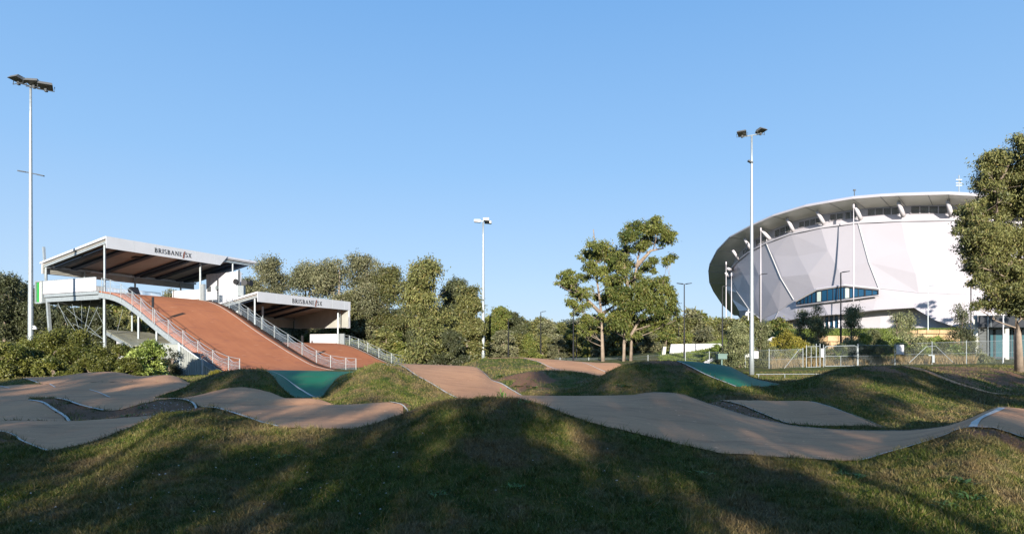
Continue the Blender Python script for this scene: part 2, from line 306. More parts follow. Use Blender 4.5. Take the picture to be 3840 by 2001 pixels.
TR = [ # (seen outline, nearest depth, farthest depth, material key)
 ([D(-1400,12.4),D(-300,12.3),(0,1620),(90,1660),(177,1693),(252,1679),(353,1655),(454,1617),(555,1575),D(620,13.2),D(680,15),D(575,15.8),D(300,15.3),D(0,15.1),D(-1400,15.1)],9,15.2,'t'),
 ([D(-1400,15.1),D(0,15.1),D(200,15.3),(275,1580),(240,1563),(200,1535),(150,1507),(108,1501),D(108,22.5),D(-1400,22.5)],15.2,21,'t'),
 ([(207,1494),(250,1502),(300,1520),(390,1541),(460,1535),(530,1515),(606,1498),(650,1495),(700,1503),(757,1527),(800,1530),(858,1545),(950,1577),(1040,1603),(1160,1607),(1300,1609),(1400,1591),(1460,1570),(1556,1539),(1510,1522),(1462,1509),D(1462,17.6),D(1300,18.3),D(1240,19),(1250,1516),(1181,1496),D(1150,22.4),D(207,22.4)],11.9,21,'t'),
 ([D(-1400,22.4),D(560,22.4),(600,1483),(690,1453),(706,1447),D(712,30),D(-1400,30)],23,29,'t'),
 ([(81,1419),(144,1437),(187,1441),(207,1456),D(207,30),D(712,30),(717,1437),(671,1417),D(671,35.8),D(81,35.8)],28.5,35,'t'),
 ([D(994,26),(1050,1447),(1110,1491),(1195,1491),D(1235,25.6),D(1300,28),D(1370,30.6),D(1370,33),D(990,33)],23,31,'g'),
 ([(1490,1367),(1560,1408),(1630,1445),(1715,1494),D(1730,19),D(1990,19),(1957,1484),(1880,1440),(1820,1404),(1783,1378),D(1783,34),D(1400,34),D(1424,31)],18,33,'t'),
 ([D(1823,44),(1830,1345),(1943,1343),(1964,1344),(2020,1358),(2053,1373),(2000,1387),(2115,1391),(2194,1399),(2240,1410),(2300,1390),(2330,1373),D(2334,44)],31,43,'t'),
 ([(2540,1355),(2624,1395),(2680,1420),(2763,1452),(2870,1450),(2923,1443),(2875,1432),(2791,1404),(2702,1369),D(2702,27),D(2540,27)],18.5,25,'g'),
 ([D(1890,12.8),(1945,1499),(2007,1512),(2058,1530),(2159,1568),(2260,1598),(2361,1623),(2500,1655),(2624,1686),(2735,1705),(2903,1716),(3127,1730),(3211,1731),(3322,1703),(3462,1662),(3552,1632),(3600,1613),(3650,1606),(3714,1607),(3770,1621),(3840,1644),D(4200,10),D(5400,10),D(5400,13.6),D(4200,13.6),D(3840,13.6),D(3742,13.6),(3630,1574),(3518,1605),(3350,1618),(3183,1616),(3015,1604),(2847,1573),(2680,1523),(2529,1476),D(2529,18.4),D(1700,18.4),D(1700,15)],9.3,17.3,'t'),
 ([(2702,1503),(2780,1520),(2847,1548),(2960,1590),(3100,1602),(3340,1610),(3250,1578),(3160,1545),(3100,1524),D(3042,18.25),D(2850,19.05),D(2702,19.25)],15,19.5,'t'),
 ([D(3350,26),(3400,1378),(3430,1386),(3500,1408),(3574,1437),(3650,1460),(3730,1479),(3790,1479),(3690,1465),(3630,1448),(3518,1406),(3462,1386),D(3440,28)],18,28,'t'),
]
xg = (PXG[:,None]-CX)/F*DG[None,:]; yg = np.broadcast_to(DG[None,:], xg.shape)
nx, nd = xg.shape
X = xg.ravel(); Y = yg.ravel(); Zr = ZG.ravel().copy()
ii, jj = np.meshgrid(np.arange(nx-1), np.arange(nd-1), indexing='ij'); a = (ii*nd+jj).ravel()
T = np.concatenate([np.stack([a, a+nd, a+nd+1], 1), np.stack([a, a+nd+1, a+1], 1)])
tsd = np.full(X.shape, -50.0)
SD = []
for seq, lo, hi, key in TR:
    poly = pts(seq, lo, hi)
    m = (X > poly[:,0].min()-2) & (X < poly[:,0].max()+2) & (Y > poly[:,1].min()-2) & (Y < poly[:,1].max()+2)
    s = np.full(X.shape, -50.0); s[m] = sdf(poly, X[m], Y[m]); nb = np.nonzero(np.abs(s) < .6)[0]
    for q_ in nb: s[q_] += mnoise.fractal(Vector((X[q_]*3.2, Y[q_]*2.2, 2)), 1.0, 2.0, 3)*(.035+.0035*Y[q_])
    SD.append((s, key)); tsd = np.maximum(tsd, s)
TSDG = tsd.reshape(nx, nd)
# bare soil
DIRT = [([(108,1501),(207,1494),(300,1520),(390,1541),(460,1535),(530,1515),(606,1497),(650,1495),(757,1527),(800,1532),(780,1545),(757,1550),(690,1550),D(620,15),(575,1568),D(275,15.6),(200,1535)],14.5,20.5),
 ([(2529,1476),(2702,1501),(2847,1548),(2960,1590),(3015,1604),(2847,1574),(2680,1524)],14.5,19.5),
 ([(3586,1620),(3650,1607),(3714,1608),(3840,1645),(3840,1668),(3700,1642),(3600,1640),(3540,1648)],9,10.1),
 ([(2400,1360),(2462,1352),(2540,1354),(2620,1396),(2560,1385),(2470,1375)],21,25),
 ([(3160,1384),(3250,1372),(3420,1373),(3480,1392),(3400,1392),(3280,1390)],21,26),
 ([D(1783,31),(1851,1421),(1900,1440),(1985,1480),(1957,1484),(1880,1440)],24,31),
 ([(1860,1425),(1930,1405),(2010,1392),(2060,1410),(2030,1450),(1950,1470),(1890,1450)],23,29.5),
 ([(3440,1376),(3560,1370),(3840,1385),(3840,1400),(3720,1395),(3640,1415),(3700,1450),(3630,1445),(3518,1404)],24,50),
 ([(3620,1410),(3697,1390),(3770,1391),(3840,1405),(3840,1450),(3740,1450)],27,36),
 ([(1462,1512),(1556,1541),(1590,1530),(1520,1505)],12.5,18),
 ([(40,1650),(0,1640),(-60,1640),(-60,1700),(60,1700)],9,12)]
dirt = np.zeros(X.shape)
def nzd(a, b): return np.array([2.6*mnoise.fractal(Vector((p*1.1, q*.8, 5)), 1.0, 2.0, 4) for p, q in zip(a, b)])
for nd_, (seq, lo, hi) in enumerate(DIRT):
    poly = pts(seq, lo, hi)
    m = (X > poly[:,0].min()-3) & (X < poly[:,0].max()+3) & (Y > poly[:,1].min()-3) & (Y < poly[:,1].max()+3)
    sc = .12+Y[m]*.012
    dirt[m] = np.maximum(dirt[m], np.clip(.5+(sdf(poly, X[m], Y[m])+.5*sc*0-nzd(X[m], Y[m])*(.10+Y[m]*.022)*(.25 if nd_ < 2 else 1))/sc*.5, 0, 1)*(1 if nd_ < 2 else .9))
dirt = np.maximum(dirt, np.where((tsd > -.30) & (Y < 60), np.clip(1.05+tsd/.30*.9, 0, 1)*.55, 0))
# uneven turf off the tracks
fr = np.clip(-tsd/.5, 0, 1)*np.clip((60-Y)/20, 0, 1)
amp = np.zeros(X.shape); near = np.nonzero((fr > 0) & (Y > 5))[0]
for i in near:
    v = Vector((X[i], Y[i], 0)); amp[i] = mnoise.fractal(v*1.3, 1.0, 2.0, 3)*.035+mnoise.noise(v*6)*.012
Zr += amp*fr
dd_ = np.clip(.5-np.abs(dirt-.5), 0, .5)
V = np.stack([X, Y, Zr+H], 1)
ZG2 = Zr.reshape(nx, nd); ZG = ZG2
DIRTG = dirt.reshape(nx, nd)
o = np_mesh('ground', V, T, M_TURF, {'dirt': dirt}, smooth=True); tag(o, kind='structure')
# the same ground carried on behind the photographer
xs = np.linspace(-400, 400, 81); ys = np.linspace(-260, 1.0, 40)
yb, xb = np.meshgrid(ys, xs, indexing='ij'); zb = np.full(xb.shape, H-1.95); zb[np.abs(xb) > 6] -= .2
ab = (np.arange(39)[:,None]*81+np.arange(80)[None,:]).ravel()
o = np_mesh('ground', np.stack([xb.ravel(), yb.ravel(), zb.ravel()], 1), np.stack([ab, ab+1, ab+82, ab+81], 1), M_TURF, {'dirt': np.zeros(xb.size)}, nvert=4); tag(o, kind='structure')
def clip(V, T, s):
    p = s[T] > 0; n = p.sum(1); out = [T[n == 3]]; nv = []; base = len(V); Vs = [V]
    for cnt in (1, 2):
        t = T[n == cnt]; q = p[n == cnt]
        if not len(t): continue
        k = np.argmax(q if cnt == 1 else ~q, 1); r = np.arange(len(t))
        a, b, c = t[r,k], t[r,(k+1)%3], t[r,(k+2)%3]
        def cut(u, v):
            w_ = s[u]/(s[u]-s[v]); return V[u]+(V[v]-V[u])*w_[:,None]
        ab, ac = cut(a, b), cut(a, c); i0 = base+np.arange(len(t)); i1 = i0+len(t); base += 2*len(t); Vs += [ab, ac]
        if cnt == 1: out.append(np.stack([a, i0, i1], 1))
        else: out += [np.stack([i0, b, c], 1), np.stack([i0, c, i1], 1)]
    V2 = np.concatenate(Vs); T2 = np.concatenate(out); u, inv = np.unique(T2, return_inverse=True)
    return V2[u], inv.reshape(-1, 3)
for k, (s, key) in enumerate(SD):
    Vc, Tc = clip(V, T, s); Vc = Vc.copy(); Vc[:,2] += .010+.0015*k
    o = np_mesh('bike_track' if key == 't' else 'painted_track', Vc, Tc, M_TRACK if key == 't' else M_GREEN, smooth=True); tag(o, kind='structure')
LINES = [([D(-300,12.2),(0,1620),(90,1660),(177,1693)],9,13,.07),
 ([(108,1501),(150,1507),(200,1535),(240,1560),(275,1580)],15.2,21,.11),([(207,1494),(250,1502),(300,1520),(390,1541)],15.5,21,.09),
 ([(636,1495),(680,1498),(720,1510),(757,1527),(800,1530),(858,1545),(950,1575),(1040,1602)],11.9,20.5,.09),
 ([(336,1462),(370,1472),(414,1491)],22,28,.09),([(1462,1509),(1510,1522),(1556,1539)],12.4,17.2,.06),
 ([(1430,1367),(1490,1367),(1560,1408),(1620,1440),(1715,1494)],20,31.5,.10),([(1783,1377),(1820,1404),(1880,1440),(1957,1484)],20,31.5,.10),
 ([(1430,1366),(1600,1369),(1783,1376)],30.5,31.5,.10),
 ([(1005,1391),(1050,1407),(1090,1435),(1130,1463),(1190,1492)],24,30,.12),
 ([(1925,1497),(2007,1511),(2060,1530),(2105,1548)],12,14,.05),
 ([(3230,1729),(3322,1703),(3462,1662),(3552,1632),(3600,1612),(3650,1606),(3714,1607),(3770,1621),(3840,1644),D(4300,10)],9.3,10.4,.06),
 ([(2445,1475),(2529,1477),(2680,1524),(2847,1573),(3015,1604),(3183,1616),(3350,1618),(3518,1605),(3630,1574),(3742,1531),(3840,1535)],13.4,17.3,.05),
 ([(3648,1606),(3665,1580),(3705,1558),(3762,1532)],9.9,13.6,.17),
 ([(2702,1503),(2780,1520),(2847,1548),(2960,1590)],15,19.2,.05),([(3042,1509),(3100,1524),(3160,1545),(3250,1578),(3330,1607)],15,18.6,.05),
 ([(2540,1356),(2624,1395),(2680,1420),(2763,1452)],18,24.6,.09),([(2702,1370),(2791,1405),(2875,1433),(2923,1443)],19,24.6,.08),
 ([(1964,1344),(2020,1358),(2053,1373),(2115,1389)],31,42,.12),([(2183,1359),(2225,1375),(2282,1399)],31,42,.12),
 ([(96,1420),(144,1437)],28.5,34,.10),([(187,1441),(207,1456)],28.5,34,.10),([(0,1442),(35,1457)],26,30,.1)]
for seq, lo, hi, wd in LINES:
    wd *= .68
    q = pts(seq, lo, hi); s_ = np.concatenate([[0], np.cumsum(np.hypot(*np.diff(q, axis=0).T))]); ok = np.concatenate([[True], np.diff(s_) > 1e-4]); q = q[ok]; s_ = s_[ok]
    u = np.arange(0, s_[-1], .05); cx_ = pchip(s_, q[:,0], u); cy_ = pchip(s_, q[:,1], u)
    tx = np.gradient(cx_); ty = np.gradient(cy_); L_ = np.hypot(tx, ty); tx /= L_; ty /= L_
    vv = []
    for k, off in enumerate((-.5, -.17, .17, .5)):
        wob = np.array([mnoise.noise(Vector((a_*.9, b_*.9, k)))*.22 for a_, b_ in zip(cx_, cy_)]) if k in (0, 3) else 0
        x_ = cx_-ty*wd*(off+off*wob); y_ = cy_+tx*wd*(off+off*wob); vv.append(np.stack([x_, y_, gz(x_, y_)+.034], 1))
    n_ = len(u); VV = np.concatenate(vv); ar = np.arange(n_-1)
    QQ = np.concatenate([np.stack([ar+k*n_, ar+1+k*n_, ar+1+(k+1)*n_, ar+(k+1)*n_], 1) for k in range(3)])
    o = np_mesh('track_marking', VV, QQ, M_LINE, nvert=4, smooth=True); tag(o, kind='structure')
# ------------------------------------------------------------ starting hills
M_WHITE = mat('white_sheet', (.52,.51,.53), .45, var=.05, scale=1.2)
M_FASCIA = mat('fascia_sheet', (.50,.51,.53), .4, var=.04, scale=.8)
M_GALV = mat('galvanised_steel', (.32,.35,.36), .45, metal=.35, var=.18, scale=6)
M_GALVD = mat('steel_beam', (.30,.34,.35), .5, metal=.25, var=.15, scale=4)
M_SOFFIT = mat('soffit_sheet', (.34,.33,.31), .7, var=.12, scale=.7)
M_NAVY = mat('navy_rafter', (.03,.045,.075), .5)
M_BLACK = mat('black_paint', (.018,.018,.02), .5)
M_DARK = mat('dark_steel', (.06,.065,.07), .5)
M_BLUEW = mat('blue_banner', (.05,.16,.26), .6)
M_GREENP = mat('green_panel', (.03,.24,.05), .45)
M_INK = mat('sign_ink', (.02,.018,.018), .6)
M_TERRA = mat('terracotta_ink', (.45,.16,.09), .6)
M_KHAKI = mat('khaki_roof_sheet', (.28,.27,.20), .55, var=.12, scale=2)
M_ROPE = mat('pale_net_cord', (.30,.36,.42), .6)
def corr_mat(name, col, vec, period, depth=.03):
    g = N(name); tc = g.t.nodes.new('ShaderNodeTexCoord')
    dt = g.t.nodes.new('ShaderNodeVectorMath'); dt.operation = 'DOT_PRODUCT'; g.link(g.geo.outputs['Position'], dt.inputs[0]); dt.inputs[1].default_value = vec
    s_ = g.math('SINE', g.math('MULTIPLY', dt.outputs['Value'], 2*math.pi/period))
    c = g.mix(g.rng(g.noise(.9,5,.6), .35, .65), col, tuple(x*.82 for x in col)); g.color(c)
    g.bump(s_, 1.0, depth); g.b.inputs['Roughness'].default_value = .5; return g.m
M_CORRH = corr_mat('corrugated_lining', (.44,.43,.38), (0,0,1), .16, .03)
TT = (.412,.911); SS = (.911,-.412)
class Stand:
    def __init__(s, ox, oy): s.ox, s.oy = ox, oy
    def W(s, t, q, z): return (s.ox+TT[0]*t+SS[0]*q, s.oy+TT[1]*t+SS[1]*q, H+z)
    def s_at(s, px, t):
        k = (px-CX)/F; return (k*(s.oy+TT[1]*t)-s.ox-TT[0]*t)/(SS[0]-k*SS[1])
    def t_at(s, px, q):
        k = (px-CX)/F; return (k*(s.oy+SS[1]*q)-s.ox-SS[0]*q)/(TT[0]-k*TT[1])
    def box(s, mb, t0, t1, q0, q1, z0, z1):
        W = s.W; return mb.hexa([W(t0,q0,z0),W(t1,q0,z0),W(t1,q1,z0),W(t0,q1,z0),W(t0,q0,z1),W(t1,q0,z1),W(t1,q1,z1),W(t0,q1,z1)])
def lettering(S, parent, t0, t1, z0, z1, q):
    """BRISBANE <swoosh> SX as solid serif strokes, 2 cm proud of the fascia"""
    A = .135; a_ = .06    # thick, thin stroke in em heights
    def arc(cx, cy, rx, ry, a0, a1, n=9): return [(cx+rx*math.cos(R(a0+(a1-a0)*i/n)), cy+ry*math.sin(R(a0+(a1-a0)*i/n))) for i in range(n+1)]
    GL = {
     'B': (.66, [([(.16,0),(.16,1)],A),([(.16,.965)]+arc(.30,.755,.22,.21,90,-90)+[(.16,.545)],.10),([(.16,.53)]+arc(.32,.28,.26,.25,90,-90)+[(.16,.035)],.11),([(.0,.02),(.28,.02)],.05),([(0,.98),(.28,.98)],.05)]),
     'R': (.74, [([(.16,0),(.16,1)],A),([(.16,.965)]+arc(.32,.73,.24,.235,90,-90)+[(.16,.50)],.11),([(.32,.5),(.66,.0)],.14),([(.0,.02),(.32,.02)],.05),([(0,.98),(.28,.98)],.05),([(.56,.02),(.8,.02)],.05)]),
     'I': (.34, [([(.16,0),(.16,1)],A),([(.0,.02),(.32,.02)],.05),([(0,.98),(.32,.98)],.05)]),
     'S': (.54, [(arc(.25,.76,.19,.21,35,180)+arc(.06+.19,.76,.19,.2,180,215,3)+[(.25,.52)]+arc(.23,.25,.21,.23,55,-90)+arc(.23,.25,.21,.23,-90,-150,5),.11)]),
     'A': (.84, [([(.08,0),(.40,1)],a_),([(.40,1),(.72,0)],A),([(.2,.34),(.62,.34)],.06),([(0,.02),(.2,.02)],.05),([(.6,.02),(.86,.02)],.05)]),
     'N': (.86, [([(.13,0),(.13,1)],a_),([(.13,1),(.72,0)],A),([(.72,0),(.72,1)],a_),([(0,.02),(.26,.02)],.05),([(0,.98),(.2,.98)],.05),([(.6,.98),(.84,.98)],.05)]),
     'E': (.58, [([(.16,0),(.16,1)],A),([(.0,.035),(.52,.035)],.07),([(0,.965),(.5,.965)],.07),([(.16,.52),(.44,.52)],.07),([(.52,.0),(.52,.2)],.05),([(.5,1),(.5,.82)],.05),([(0,.02),(.28,.02)],.05)]),
     'X': (.74, [([(.08,1),(.62,0)],A),([(.08,0),(.62,1)],a_),([(0,.02),(.2,.02)],.05),([(.5,.02),(.74,.02)],.05),([(0,.98),(.22,.98)],.05),([(.5,.98),(.72,.98)],.05)])}
    word = 'BRISBANE~SX'; gap = .13
    tot = sum((.62 if c == '~' else GL[c][0]) for c in word)+gap*(len(word)-1)
    k = (t1-t0)/tot; h = z1-z0; x = 0
    def P3(u, v, d=.0): return S.W(t0+u*k, q+d, z0+v*h)
    mi, mt = MB(), MB()
    def stroke(mb, pl, wd, d0=.012):
        pl = [Vector(p) for p in pl]
        for i in range(len(pl)-1):
            a, b = pl[i], pl[i+1]; dv = (b-a)
            if dv.length < 1e-6: continue
            dv.normalize(); nrm = Vector((-dv.y, dv.x))*wd/2; e = dv*(.02 if len(pl) > 2 else 0)
            c = [a-e+nrm, a-e-nrm, b+e-nrm, b+e+nrm]
            mb.hexa([P3(p.x, p.y, d0) for p in c]+[P3(p.x, p.y, d0+.02) for p in c])
    for c in word:
        if c == '~':
            for off, m_, wdm in ((.05, mi, .12), (.20, mt, .09), (.30, mi, .05)):
                pl = [(x+off+.02, -.42), (x+off+.10, -.25), (x+off+.16, .1), (x+off+.20, .55), (x+off+.28, .95), (x+off+.42, 1.3)]
                for i in range(5): stroke(m_, pl[i:i+2], wdm*(.35, .8, 1, .9, .5)[i], .012)
            x += .62+gap; continue
        for pl, wd in GL[c][1]: stroke(mi, [(x+p[0], p[1]) for p in pl], wd)
        x += GL[c][0]+gap
    mi.build('lettering', M_INK, parent); mt.build('emblem_stripe', M_TERRA, parent)
def interp(tb, x): return float(np.interp(x, [a for a, b in tb], [b for a, b in tb]))
def railing(S, parent, base, posts, hgt, net=True, tw=0):
    """base(s)->(t,z) along the ramp edge; posts: list of s"""
    W = S.W
    for q in posts:
        t, z = base(q); MB().tube([W(t,q,z-.35), W(t,q,z+hgt)], .032, 6).build('railing_post', M_GALV, parent)
    top, nets = MB(), MB()
    for a, b in zip(posts[:-1], posts[1:]):
        ta, za = base(a); tb_, zb_ = base(b); n = 7
        top.tube([W(ta,a,za+hgt-.03), W(tb_,b,zb_+hgt-.03)], .022, 5, False)
        top.tube([W(ta,a,za+hgt*.5), W(tb_,b,zb_+hgt*.5)], .018, 5, False)
        if net:
            lv = [.05,.17,.29,.41,.53,.65,.77,.89]
            def pt(u, h):
                q = a+(b-a)*u; t, z = base(q); zl = za+(zb_-za)*u
                return W(t+(.02), q, (zl*.6+z*.4)+hgt*h-(.30*h)*(4*u*(1-u))*1.0)
            for h in lv: nets.tube([pt(i/n, h) for i in range(n+1)], .009 if h < .85 else .02, 3, False)
            m = max(2, int(abs(b-a)/.16))
            for i in range(m+1): nets.tube([pt(i/m, lv[0]), pt(i/m, lv[-1])], .007, 3, False)
    top.build('top_rail', M_GALV, parent)
    if net: nets.build('net', M_ROPE, parent)
def curve_sheet(S, prof, tl, tr, qs, thick, nt_=10):
    mb = MB(); n = len(qs)
    vs = []; 
    for q in qs:
        a, b = tl(q), tr(q)
        for k in range(nt_+1): vs.append(S.W(a+(b-a)*k/nt_, q, prof(q)))
    for q in qs:
        a, b = tl(q), tr(q)
        for k in range(nt_+1): vs.append(S.W(a+(b-a)*k/nt_, q, prof(q)-thick))
    m = nt_+1; off = n*m; fs = []
    for i in range(n-1):
        for k in range(nt_):
            a = i*m+k; fs += [(a, a+m, a+m+1, a+1), (off+a, off+a+1, off+a+m+1, off+a+m)]
        a = i*m; fs.append((a, off+a, off+a+m, a+m)); a = i*m+nt_; fs.append((a, a+m, off+a+m, off+a))
    mb.add(vs, fs); return mb
def roof_parts(S, root, L, Lr, zt, zfb, sb, zb, zbb, cols, stripes, cut):
    """L fascia length, Lr roof length, zt top height, zfb fascia bottom, sb/zb back edge"""
    W = S.W
    def zr(q, dz=0): return zt-.12+(zb-zt)*q/sb+dz      # roof surface along s
    m = MB(); m.hexa([W(-.35,sb-.3,zr(sb-.3)-.10),W(Lr,sb-.3,zr(sb-.3)-.10),W(Lr,0,zr(0)-.10),W(-.35,0,zr(0)-.10),W(-.35,sb-.3,zr(sb-.3)+.08),W(Lr,sb-.3,zr(sb-.3)+.08),W(Lr,0,zt),W(-.35,0,zt)])
    m.build('roof', M_WHITE, root)
    m = MB(); e = .05
    if cut: poly = [(-.35,zfb),(L-1.05,zfb),(L,zt-.02),(-.35,zt-.02)]
    else: poly = [(-.35,zfb),(L,zfb),(L,zt-.02),(-.35,zt-.02)]
    m.slab([W(t,.02,z) for t, z in poly], tuple(np.subtract(W(0,.09,0), W(0,.02,0)))); m.build('fascia', M_FASCIA, root)
    for t in np.arange(2.4, L-.5, 2.4):
        m = MB(); m.bar(W(t,.093,zfb+.01), W(t,.093,zt-.04), .018, .008); m.build('fascia_joint', M_GALVD, root)
    m = MB(); m.hexa([W(-.15,sb,zr(sb)-.24),W(Lr-.2,sb,zr(sb)-.24),W(Lr-.2,-.05,zr(0)-.24),W(-.15,-.05,zr(0)-.24),W(-.15,sb,zr(sb)-.16),W(Lr-.2,sb,zr(sb)-.16),W(Lr-.2,-.05,zr(0)-.16),W(-.15,-.05,zr(0)-.16)])
    m.build('soffit', M_SOFFIT, root)
    for t, wd in stripes:
        m = MB(); m.hexa([W(t-wd/2,sb+.2,zr(sb)-.5),W(t+wd/2,sb+.2,zr(sb)-.5),W(t+wd/2,-.15,zr(0)-.5),W(t-wd/2,-.15,zr(0)-.5),W(t-wd/2,sb+.2,zr(sb)-.25),W(t+wd/2,sb+.2,zr(sb)-.25),W(t+wd/2,-.15,zr(0)-.25),W(t-wd/2,-.15,zr(0)-.25)])
        m.build('rafter', M_NAVY, root)
    m = MB(); S.box(m, -.25, Lr-.6, sb+.04, sb+.10, zbb, zr(sb)-.25); m.build('back_lining', M_CORRH, root)
    m = MB(); S.box(m, -.3, Lr-.55, sb-.08, sb+.02, zbb-.05, zr(sb)-.12); m.build('back_cladding', M_WHITE, root)
    m = MB(); m.bar(W(-.12,sb,zr(sb)-.42), W(-.12,-.1,zr(0)-.42), .12, .22); m.bar(W(-.05,sb+.3,zr(sb)-.45), W(Lr-.5,sb+.3,zr(sb)-.45), .12, .25); m.build('edge_beam', M_GALV, root)
    m = MB(); S.box(m, L*.36, L*.36+1.1, -4.2, -3.4, zr(-3.8)-.36, zr(-3.8)-.25); m.build('roof_vent', M_DARK, root)
    m = MB(); S.box(m, L*.30, L*.30+1.6, sb+.75, sb+.9, zr(sb)-.62, zr(sb)-.5); m.build('tube_light', M_WHITE, root)
    for t, q, z0 in cols:
        c = MB(); c.bar(W(t,q,z0), W(t,q,zr(q)-.3), .15, .15); c.build('column', M_GALV, root)
# ---- tall starting hill
S1 = Stand(-39.4, 60.0)
A1 = empty('starting_stand', S1.W(5, 0, -2), 'taller starting hill with white canopy and steep orange ramp, left of the lower one', 'starting hill')
PR1 = [(-12,5.95),(-2.2,5.95),(-1.04,5.86),(.8,5.58),(2.1,5.2),(3.28,4.67),(5,3.76),(6.66,2.79),(9.92,1.05),(13,-.47),(15.9,-1.62),(18,-1.95),(21,-2.1)]
_x = np.array([a for a, b in PR1]); _y = np.array([b for a, b in PR1])
prof1 = lambda q: float(pchip(_x, _y, q))
tl1 = lambda q: -.15
tr1 = lambda q: 11.0+interp([(0,.3),(6,.9),(16,1.5)], q)
qs = list(np.linspace(-11, -1.2, 6))+list(np.linspace(-.8, 20, 60))
curve_sheet(S1, prof1, tl1, tr1, qs, .12, 12).build('ramp_surface', M_RAMP, A1, smooth=True)
bm_ = curve_sheet(S1, lambda q: prof1(q)-.14, lambda q: -.30, lambda q: -.16, [q for q in qs if -1.3 < q < 16.8], .52, 1); bm_.build('stringer', M_GALV, A1)
bm_ = curve_sheet(S1, lambda q: prof1(q)-.15, lambda q: tr1(q)-.2, lambda q: tr1(q)+.1, [q for q in qs if -1.3 < q < 16.8], .5, 1); bm_.build('stringer', M_GALVD, A1)
ln = curve_sheet(S1, lambda q: prof1(q)+.012, lambda q: 10.45+max(0,q)*.045-.06, lambda q: 10.45+max(0,q)*.045+.05, [q for q in qs if q > -.9], .008, 1); ln.build('edge_line', M_LINE, A1)
cols = [(0,-.7,5.7),(10.75,-.7,5.7),(0,-10.3,5.7),(3.8,-10.2,6),(9.5,-10.2,6),(15.5,-10.2,6)]
stripes = [(S1.t_at(px, -.3), wd) for px, wd in ((440,.55),(501,.55),(612,.55),(725,.3),(748,.5),(805,.6),(878,.6),(905,.6))]
roof_parts(S1, A1, 13.8, 18.2, 11.17, 10.0, -10.5, 9.36, 8.1, cols, stripes, True)
lettering(S1, A1, 4.62, 8.96, 10.32, 10.77, .09)
m = MB(); m.bar(S1.W(0,-.7,-2.3), S1.W(0,-.7,5.45), .2, .2); m.build('column', M_GALV, A1)
for px, z0 in ((520,-2.2),(588,-2.2)):
    q = S1.s_at(px, .6); m = MB(); m.bar(S1.W(.6,q,z0), S1.W(.6,q,prof1(q)-.6), .16, .16); m.build('column', M_GALV, A1)
for t, q in ((5,2),(10,2),(5,6),(10,6),(5,-4),(10,-4)):
    m = MB(); m.bar(S1.W(t,q,-2.3), S1.W(t,q,prof1(q)-.5), .16, .16); m.build('column', M_GALVD, A1)
m = MB(); a = S1.W(0,-9.9,-2.3); b = S1.W(-.0,-11.6,10.6)
m.bar(S1.W(0,-9.1,-2.3), S1.W(0,-10.1,5.6), .26, .26); m.bar(S1.W(0,-10.15,5.7), S1.W(0,-10.75,10.9), .2, .2); m.build('raking_mast', M_GALV, A1)
m = MB(); m.bar(S1.W(9.5,-8.3,-2.3), S1.W(9.5,-9.9,5.5), .26, .26); m.build('raking_mast', M_DARK, A1)
# deck, barrier and under-deck steel
m = MB(); S1.box(m, -.25, 14, -10.2, -1.25, 5.55, 5.82); m.build('deck', M_DARK, A1)
m = MB(); S1.box(m, -.34, -.27, -10.2, -1.55, 5.92, 7.22); m.build('barrier', M_WHITE, A1)
for q in np.arange(-9.4, -1.6, .75):
    m = MB(); m.bar(S1.W(-.345,q,5.95), S1.W(-.345,q,7.2), .02, .012); m.build('barrier_joint', M_GALVD, A1)
m = MB(); m.bar(S1.W(-.3,-10.2,7.26), S1.W(-.3,-1.55,7.26), .1, .07); m.build('barrier_cap', M_GALV, A1)
m = MB(); m.bar(S1.W(-.28,-10.1,5.72), S1.W(-.28,-1.2,5.72), .12, .3); m.bar(S1.W(-.18,-9.8,5.28), S1.W(-.18,-1.2,5.28), .2, .42); m.build('deck_beam', M_GALV, A1)
m = MB()
for t in (1.6, 3.4, 5.2, 7, 8.8): m.bar(S1.W(t,-10,5.35), S1.W(t,-1.3,5.35), .14, .36)
m.build('deck_joist', M_DARK, A1)
# green ended box at the back of the deck
m = MB(); 
def zbx(q): return 0
W = S1.W
for t0, t1, q0, q1, z0, z1 in ((-.4,6,-11.6,-11.45,5.0,7.35),(-.4,6,-10.45,-10.25,5.0,7.3)): S1.box(m, t0, t1, q0, q1, z0, z1)
S1.box(m, -.4, 6, -11.44, -10.46, 4.95, 5.1); S1.box(m, -.4, 6, -11.44, -10.46, 7.2, 7.32); m.build('end_box', M_GALV, A1)
m = MB(); S1.box(m, -.3, 5.9, -11.42, -10.9, 5.12, 7.18); m.build('end_box_panel', M_GREENP, A1)
m = MB(); S1.box(m, -.33, 5.9, -10.88, -10.47, 5.12, 7.18); m.build('end_box_lining', mat('cream_sheet', (.62,.60,.48), .6), A1)
# tie rods under the deck
m = MB()
for (ax, ay), (bx_, by_) in (((215,1140),(300,1265)),((267,1125),(297,1240)),((306,1120),(307,1262)),((341,1120),(312,1262)),((381,1120),(314,1265)),((229,1232),(310,1282)),((382,1220),(310,1288)),((250,1155),(385,1270)),((270,1210),(385,1268)),((215,1130),(255,1220)),((310,1282),(384,1282)),((460,1160),(440,1240)),((360,1160),(400,1240))):
    d_ = S1.oy+1.5
    m.tube([P(ax,ay,d_+2.2), P(bx_,by_,d_+1)], .017, 5)
m.build('tie_rod', M_GALVD, A1)
# balustrade of the rear deck edge
m = MB()
t_ = 12.9
for t in np.arange(2.2, 12.3, .16): m.bar(W(t,-9.6,5.95), W(t,-9.6,7.1), .03, .03)
for z in (6.02, 7.1): m.bar(W(2.2,-9.6,z), W(12.3,-9.6,z), .05, .05)
m.build('balustrade', M_WHITE, A1)
